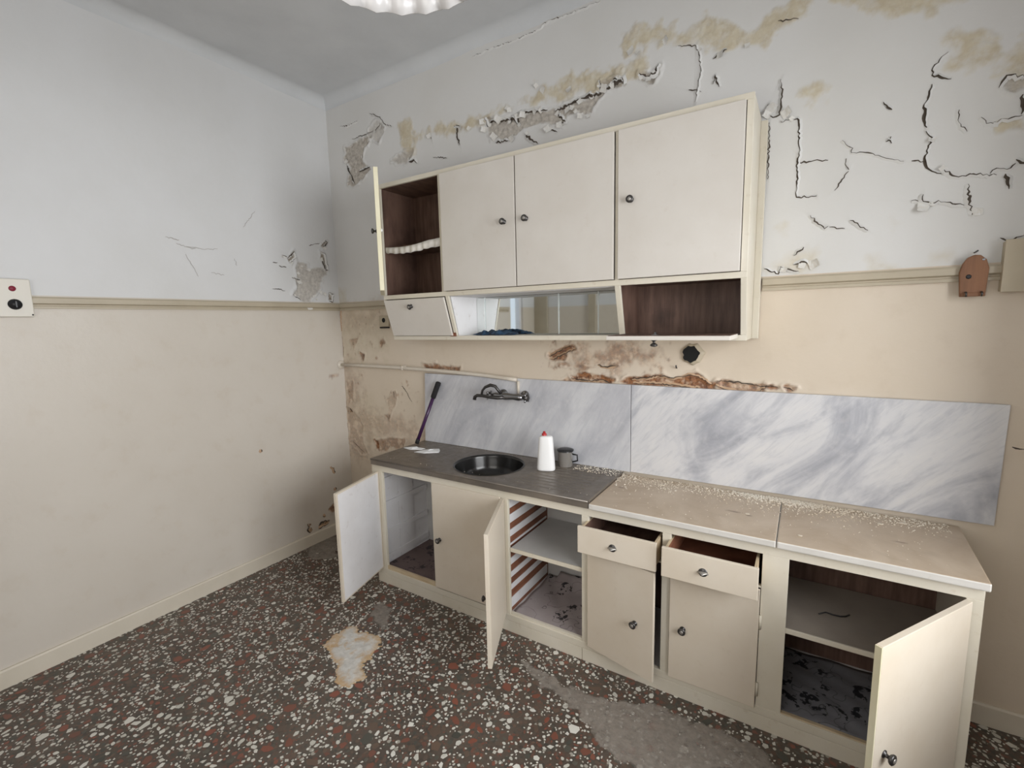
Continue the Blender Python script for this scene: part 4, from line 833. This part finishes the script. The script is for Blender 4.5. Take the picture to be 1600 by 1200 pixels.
part(tp, 'lever', MB().tube([(1.490, yb-.05, 1.256), (1.494, yb-.045, 1.282), (1.512, yb-.04, 1.303), (1.550, yb-.035, 1.318), (1.582, yb-.03, 1.312), (1.598, yb-.02, 1.285), (1.605, yb, 1.262)], [.008, .008, .009, .011, .010, .009, .010], 10), M['knob'], smooth=True)
part(tp, 'supply_stub', MB().tube([(1.70, -.03, 1.262), (1.70, -.03, 1.34)], .009, 10), M['pipe'], smooth=True)
# water pipe
wp = thing('water_pipe', 'thin painted pipe running from the corner along the wall above the splashback', 'pipe', (.85, -.03, 1.38))
pts = [(.006, -.030, 1.392), (.25, -.032, 1.393), (.6, -.034, 1.391), (.894, -.036, 1.386), (1.2, -.036, 1.377), (1.436, -.036, 1.366), (1.62, -.037, 1.354), (1.692, -.037, 1.348)]
part(wp, 'pipe', MB().tube(pts, .0125, 12), M['pipe'], smooth=True)
part(wp, 'flange', MB().lathe((.004, -.03, 1.392), (1, 0, 0), [(.0001, .010), (.018, .010), (.034, .006), (.036, 0)], 20), M['pipe'], smooth=True)
part(wp, 'clip', MB().box(.70, .715, -.049, -.002, 1.374, 1.406), M['pipe'], .003)
# ------------------------------------------------------------------ things on the counter
sq_ = thing('squeegee_handle', 'dark purple pole with black foam grip leaning on the splashback left of the tap', 'handle', (.905, -.13, .857))
a_ = Vector((.905, -.130, .871)); b_ = Vector((1.056, -.043, 1.303)); w = b_-a_
part(sq_, 'pole', MB().tube([a_, a_+w*.76], .0125, 12), M['purple'], smooth=True); part(sq_, 'foam_grip', MB().tube([a_+w*.74, a_+w*.76, a_+w*.985, b_], [.016, .0185, .0185, .014], 12), M['foam'], smooth=True)
part(sq_, 'socket', MB().tube([a_-w*.012, a_+w*.06], .0145, 10), M['foam'], smooth=True)
def sheet(name, pts, z, seed, label):
    r = random.Random(seed); n = len(pts); c0 = (sum(p[0] for p in pts)/n, sum(p[1] for p in pts)/n); rows = []
    rings = [(.001, .010), (.4, .009), (.75, .005), (1, .0015)]
    m_ = MB(); vs = []
    for q, hh in rings: vs += [(c0[0]+(x-c0[0])*q, c0[1]+(y-c0[1])*q, z+hh*(1 if hh < .002 else r.uniform(.5, 1.4))) for x, y in pts]
    m_.add(vs, [(i*n+j, i*n+(j+1) % n, (i+1)*n+(j+1) % n, (i+1)*n+j) for i in range(3) for j in range(n)])
    o = solo(name, m_, M['paper'], label, 'paper', (c0[0], c0[1], z)); sm = o.modifiers.new('thickness', 'SOLIDIFY'); sm.thickness = .0012; return o
sheet('paper_scrap', [(.885, -.245), (.96, -.262), (1.035, -.225), (1.04, -.19), (.98, -.185), (.92, -.21)], .8575, 1, 'flat white paper scrap at the foot of the purple pole')
sheet('paper_scrap', [(1.03, -.29), (1.11, -.285), (1.19, -.225), (1.165, -.185), (1.13, -.15), (1.09, -.165), (1.05, -.215)], .8575, 2, 'crumpled white paper scrap nearer the basin')
bt = thing('soap_bottle', 'white tapered plastic bottle standing on the drainboard', 'bottle', (1.985, -.205, .858))
m_ = MB(); k = 24; ang = .35
def oval(a, b, z, e=2.8):
    out = []
    for j in range(k):
        t = 2*PI*j/k; c, s = math.cos(t), math.sin(t); x = a*math.copysign(abs(c)**(2/e), c); y = b*math.copysign(abs(s)**(2/e), s)
        out.append((1.985+x*math.cos(ang)-y*math.sin(ang), -.205+x*math.sin(ang)+y*math.cos(ang), z))
    return out
lv = [(.046, .030, .8585), (.052, .035, .862), (.052, .035, .872), (.048, .0325, .94), (.043, .029, 1.01), (.0405, .027, 1.045), (.0375, .025, 1.056), (.020, .018, 1.061)]
vs = []
for a, b, z in lv: vs += oval(a, b, z)
m_.add(vs, [tuple(range(k-1, -1, -1)), tuple(range((len(lv)-1)*k, len(lv)*k))] + [(i*k+j, i*k+(j+1) % k, (i+1)*k+(j+1) % k, (i+1)*k+j) for i in range(len(lv)-1) for j in range(k)])
part(bt, 'bottle_body', m_, M['plastic_white'], smooth=True); part(bt, 'cap', MB().lathe((1.975, -.205, 1.060), (0, 0, 1), [(.014, 0), (.014, .012), (.008, .014), (.007, .024), (.0001, .025)], 14), M['red'], smooth=True)
pt = thing('steel_pot', 'small steel pot with a dark lid behind the white bottle', 'pot', (2.050, -.085, .858))
part(pt, 'pot_body', MB().lathe((2.050, -.085, .8585), (0, 0, 1), [(.0001, 0), (.040, 0), (.043, .004), (.043, .088), (.045, .090), (.041, .090), (.039, .01), (.0001, .008)], 28), M['steel'], smooth=True)
part(pt, 'lid', MB().lathe((2.050, -.085, .9485), (0, 0, 1), [(.046, 0), (.049, .003), (.049, .009), (.03, .015), (.0001, .016)], 28), M['black'], smooth=True)
part(pt, 'pot_handle', MB().tube([(2.090, -.075, .932), (2.118, -.068, .928), (2.120, -.068, .895), (2.091, -.075, .885)], .005, 8), M['black'], smooth=True)
# crumbs of plaster along the back of the counter
def crumb_mesh(seed):
    r = random.Random(seed); m_ = MB(); n = 6; top = [(math.cos(2*PI*i/n)*r.uniform(.6, 1), math.sin(2*PI*i/n)*r.uniform(.5, 1)) for i in range(n)]
    vs = [(x, y, 0) for x, y in top] + [(x*.75, y*.75, r.uniform(.3, .7)) for x, y in top]
    m_.add(vs, [tuple(range(n-1, -1, -1)), tuple(range(n, 2*n))] + [(i, (i+1) % n, n+(i+1) % n, n+i) for i in range(n)]); return m_
cms = [crumb_mesh(s) for s in range(8)]; big = MB(); sinkside = MB()
def crumb_at(x, y, z, s, tgt):
    c = random.choice(cms); a = random.uniform(0, 6.28); tgt = sinkside if x < 2.379 else big; z = .8595 if x < 2.379 else z; tgt.add([(x+s*(u*math.cos(a)-v*math.sin(a)), y+s*(u*math.sin(a)+v*math.cos(a)), z+s*w) for u, v, w in c.v], c.f)
for _ in range(2600):
    x = random.uniform(2.0, 3.75); t = random.random()
    wd_ = .055 + .05*math.exp(-((x-3.15)/.25)**2) + (.03 if x < 2.7 else 0); y = -.026 - abs(random.gauss(0, wd_))
    if y < -.46 or (x < 2.38 and y < -.14) or (abs(x-2.05) < .06 and y > -.14): continue
    crumb_at(x, y, .8572 if x < 2.379 else .8452, random.choice((.0015, .002, .0025, .003, .004)) + .003*(random.random() < .06), big)
for _ in range(900): crumb_at(random.gauss(3.20, .13), -.03-abs(random.gauss(0, .035)), .8452, random.uniform(.003, .007), big)
for _ in range(90): crumb_at(random.uniform(.95, 2.35), random.uniform(-.48, -.45) if random.random() < .3 else random.uniform(-.06, -.03), .8572, random.uniform(.0015, .003), big)
for _ in range(180): crumb_at(random.uniform(2.4, 3.7), random.uniform(-.5, -.05), .8452, random.uniform(.0012, .003), big)
o = solo('plaster_crumbs', big, M['crumb'], 'scatter of pale plaster crumbs along the back of the marble counter', 'debris', (2.9, -.1, .845)); o['kind'] = 'stuff'
o = solo('plaster_crumbs', sinkside, M['crumb'], 'thin scatter of pale plaster crumbs on the steel drainboard', 'debris', (2.2, -.08, .8595)); o['kind'] = 'stuff'
def flat_flake(x, y, z, s, seed, label):
    r = random.Random(seed); n = 7; P = [(x+s*math.cos(2*PI*i/n)*r.uniform(.6, 1.1), y+s*.6*math.sin(2*PI*i/n)*r.uniform(.6, 1.1)) for i in range(n)]
    return solo('plaster_flake', MB().hexa(P, z, z+s*.16), M['crumb'], label, 'debris', (x, y, z), group='plaster flakes on the counter')
for k, (x, y, zz, s, lb) in enumerate(((2.175, -.075, .8572, .017, 'larger plaster flake on the drainboard right of the steel pot'), (2.13, -.10, .8572, .013, 'small plaster flake on the drainboard just beside the steel pot'),
        (2.62, -.11, .8452, .014, 'plaster flake on the marble counter behind the left drawer'), (3.04, -.30, .8452, .013, 'plaster flake in the middle of the marble, above the right drawer'), (3.19, -.105, .8452, .020, 'largest plaster flake, in the white crumb heap at the marble joint'),
        (3.60, -.10, .8452, .016, 'plaster flake near the back right corner of the marble counter'), (3.52, -.15, .8452, .012, 'small plaster flake on the right marble slab, a little in front of its back edge'), (3.24, -.43, .8452, .012, 'plaster flake near the front edge just right of the marble joint'))):
    flat_flake(x, y, zz, s, k, lb)
# ------------------------------------------------------------------ things on the walls
kr = thing('key_rack', 'arched brown wooden key rack hanging at the right on the dado rail', 'key rack', (3.752, -.022, 1.768))
oc = [(3.715, 1.768), (3.787, 1.768), (3.791, 1.872), (3.781, 1.905), (3.764, 1.922), (3.746, 1.924), (3.728, 1.915), (3.715, 1.892), (3.708, 1.860)]
part(kr, 'board', MB().pry(oc, -.040, -.024), M['plank'], .003)
part(kr, 'ledge', MB().box(3.718, 3.786, -.046, -.040, 1.768, 1.782), M['plank'], .002)
for xx in (3.730, 3.774): part(kr, 'hook', MB().tube([(xx, -.040, 1.784), (xx, -.052, 1.784), (xx, -.056, 1.775), (xx, -.052, 1.768)], .003, 8), M['knob'], smooth=True)
part(kr, 'emblem', MB().lathe((3.735, -.040, 1.843), (0, -1, 0), [(.0001, .003), (.006, .003), (.009, 0)], 7), M['black']); part(kr, 'nail', MB().tube([(3.752, -.004, 1.935), (3.752, -.045, 1.938)], .003, 8), M['knob'])
part(kr, 'screw', MB().lathe((3.772, -.040, 1.905), (0, -1, 0), [(.0001, .003), (.004, .002), (.005, 0)], 8), M['chrome'])
jb = thing('junction_box', 'beige painted flat box on the wall at the right edge', 'box', (3.92, -.002, 1.78))
part(jb, 'box_body', MB().box(3.828, 4.02, -.045, -.002, 1.784, 1.966), M['box_paint'], .003); part(jb, 'box_lid', MB().box(3.824, 4.024, -.052, -.045, 1.780, 1.970), M['box_paint'], .002)
sw = thing('cooker_switch', 'pale switch box with a black rotary knob and red pilot light on the left wall', 'switch', (.002, -1.89, 1.788))
part(sw, 'plate', MB().box(.002, .034, -1.985, -1.799, 1.787, 1.966), M['switch'], .004)
rk = part(sw, 'rotary_knob', MB().lathe((.034, -1.862, 1.846), (1, 0, 0), [(.025, 0), (.025, .004), (.021, .006), (.019, .020), (.0001, .021)], 22), M['black'], smooth=True); part(rk, 'knob_grip', MB().box(.052, .060, -1.866, -1.858, 1.830, 1.862), M['black'], .002)
part(sw, 'pilot_light', MB().lathe((.034, -1.863, 1.920), (1, 0, 0), [(.013, 0), (.012, .003), (.008, .006), (.0001, .007)], 18), M['lamp_red'], smooth=True)
part(sw, 'screw', MB().lathe((.034, -1.806, 1.797), (1, 0, 0), [(.004, 0), (.003, .002), (.0001, .0025)], 10), M['knob'], smooth=True)
ws = thing('wall_socket', 'small beige socket with a dark hole left of the wall cabinet, under the dado rail', 'socket', (.505, -.002, 1.69))
part(ws, 'socket_plate', MB().box(.462, .565, -.014, -.002, 1.695, 1.775), M['box_paint'], .003); part(ws, 'socket_hole', MB().lathe((.512, -.014, 1.742), (0, -1, 0), [(.0001, .0015), (.016, .0015), (.018, 0)], 16), M['hole']); part(ws, 'dark_gap', MB().box(.462, .56, -.010, -.002, 1.682, 1.692), M['hole'])
fh = thing('pipe_hole', 'round black hole in the wall with a ragged paint rim below the wall cabinet', 'hole', (2.725, -.002, 1.527))
P = [(2.725+.040*math.cos(t)*(1+.10*math.sin(t*5+1)+.05*math.sin(t*11)), 1.527+.042*math.sin(t)*(1+.08*math.sin(t*7))) for t in [2*PI*i/36 for i in range(36)]]
part(fh, 'plug', MB().pry(P, -.012, -.001), M['hole'])
P2 = [(2.735+(x-2.725)*1.32, 1.527+(z-1.527)*1.28) for x, z in P]; n = 36; m_ = MB()
m_.add([(x, -.014, z) for x, z in P] + [(x, -.007, z) for x, z in P2] + [(x, -.001, z) for x, z in P2], [(i, (i+1) % n, n+(i+1) % n, n+i) for i in range(n)] + [(n+i, n+(i+1) % n, 2*n+(i+1) % n, 2*n+i) for i in range(n)])
part(fh, 'ragged_rim', m_, M['trim'], smooth=True)
wh = thing('wall_nail', 'thin nail sticking out just above the rusty strip of plaster', 'nail', (2.655, -.002, 1.466))
part(wh, 'nail_shaft', MB().tube([(2.655, -.002, 1.452), (2.656, -.02, 1.458), (2.656, -.024, 1.468)], .0035, 8), M['black'], smooth=True)
bcg = thing('blue_cloth', 'dark blue patterned cloth lying in the mirrored niche', 'cloth', (1.60, -.12, 1.634))
rows = []
for i in range(22):
    u = i/21; x = 1.45 + .30*u; prof_ = []
    for j in range(9):
        v = j/8; e = math.sin(PI*u)**.5*math.sin(PI*v)**.6 if 0 < u < 1 and 0 < v < 1 else 0
        prof_.append((x + .01*math.sin(j*2.+i), -.18 + .115*v + .012*math.sin(i*.8), 1.6345 + .024*e*(1+.4*math.sin(i*1.7+j*1.3))))
    rows.append(prof_)
bo = part(bcg, 'folded_cloth', MB().grid(rows), M['blue'], smooth=True)
wr = thing('wire_scrap', 'thin dark curved wire on the shelf of the last open cupboard', 'wire', (3.38, -.29, .471))
part(wr, 'wire', MB().tube([(3.325, -.318, .474), (3.350, -.295, .476), (3.375, -.300, .476), (3.400, -.300, .477), (3.418, -.288, .476), (3.432, -.265, .474)], .0028, 6), M['black'], smooth=True)
# pendant lamp: fluted white glass shade, rim just inside the frame
rimz = 2.62; q = (rimz-1.7148)/(3.38-1.7148); far = Vector((3.2267+q*(1.26-3.2267)-.02, -2.5205+q*(-.459+2.5205)-.015)); dirv = Vector((-.69, .7238)); RL = .285
ctr = far - dirv*RL
pl = thing('pendant_lamp', 'fluted white glass pendant lampshade hanging from the ceiling', 'lamp', (ctr.x, ctr.y, rimz))
m_ = MB(); k = 144; pr = [(1.0, 0), (.975, .035), (.93, .075), (.82, .125), (.62, .165), (.36, .185), (.14, .195)]
for a, hh in pr:
    for j in range(k):
        t = 2*PI*j/k; fl_ = 1 + (.030*math.cos(t*24) + .008*math.cos(t*48))*min(1, a*1.2); zz = rimz + hh + (.008*math.cos(t*24) if hh == 0 else 0)
        m_.v.append((ctr.x+RL*a*fl_*math.cos(t), ctr.y+RL*a*fl_*math.sin(t), zz))
m_.f += [(i*k+j, i*k+(j+1) % k, (i+1)*k+(j+1) % k, (i+1)*k+j) for i in range(len(pr)-1) for j in range(k)]
sh = part(pl, 'glass_shade', m_, M['glass_shade'], smooth=True); sm = sh.modifiers.new('thickness', 'SOLIDIFY'); sm.thickness = .004
part(pl, 'lamp_socket', MB().lathe((ctr.x, ctr.y, rimz+.10), (0, 0, 1), [(.0001, 0), (.018, 0), (.02, .09), (.04, .095), (.04, .12), (.0001, .13)], 18), M['black'], smooth=True)
part(pl, 'bulb', MB().lathe((ctr.x, ctr.y, rimz+.10), (0, 0, -1), [(.013, 0), (.016, .015), (.029, .045), (.029, .06), (.018, .08), (.0001, .088)], 18), M['plastic_white'], smooth=True)
part(pl, 'cord', MB().tube([(ctr.x, ctr.y, rimz+.22), (ctr.x, ctr.y, H-.02)], .004, 8), M['black']); part(pl, 'ceiling_rose', MB().lathe((ctr.x, ctr.y, H-.001), (0, 0, -1), [(.05, 0), (.048, .02), (.01, .035), (.0001, .036)], 20), M['plastic_white'], smooth=True)
for o in list(COL.objects): strip_at(o)
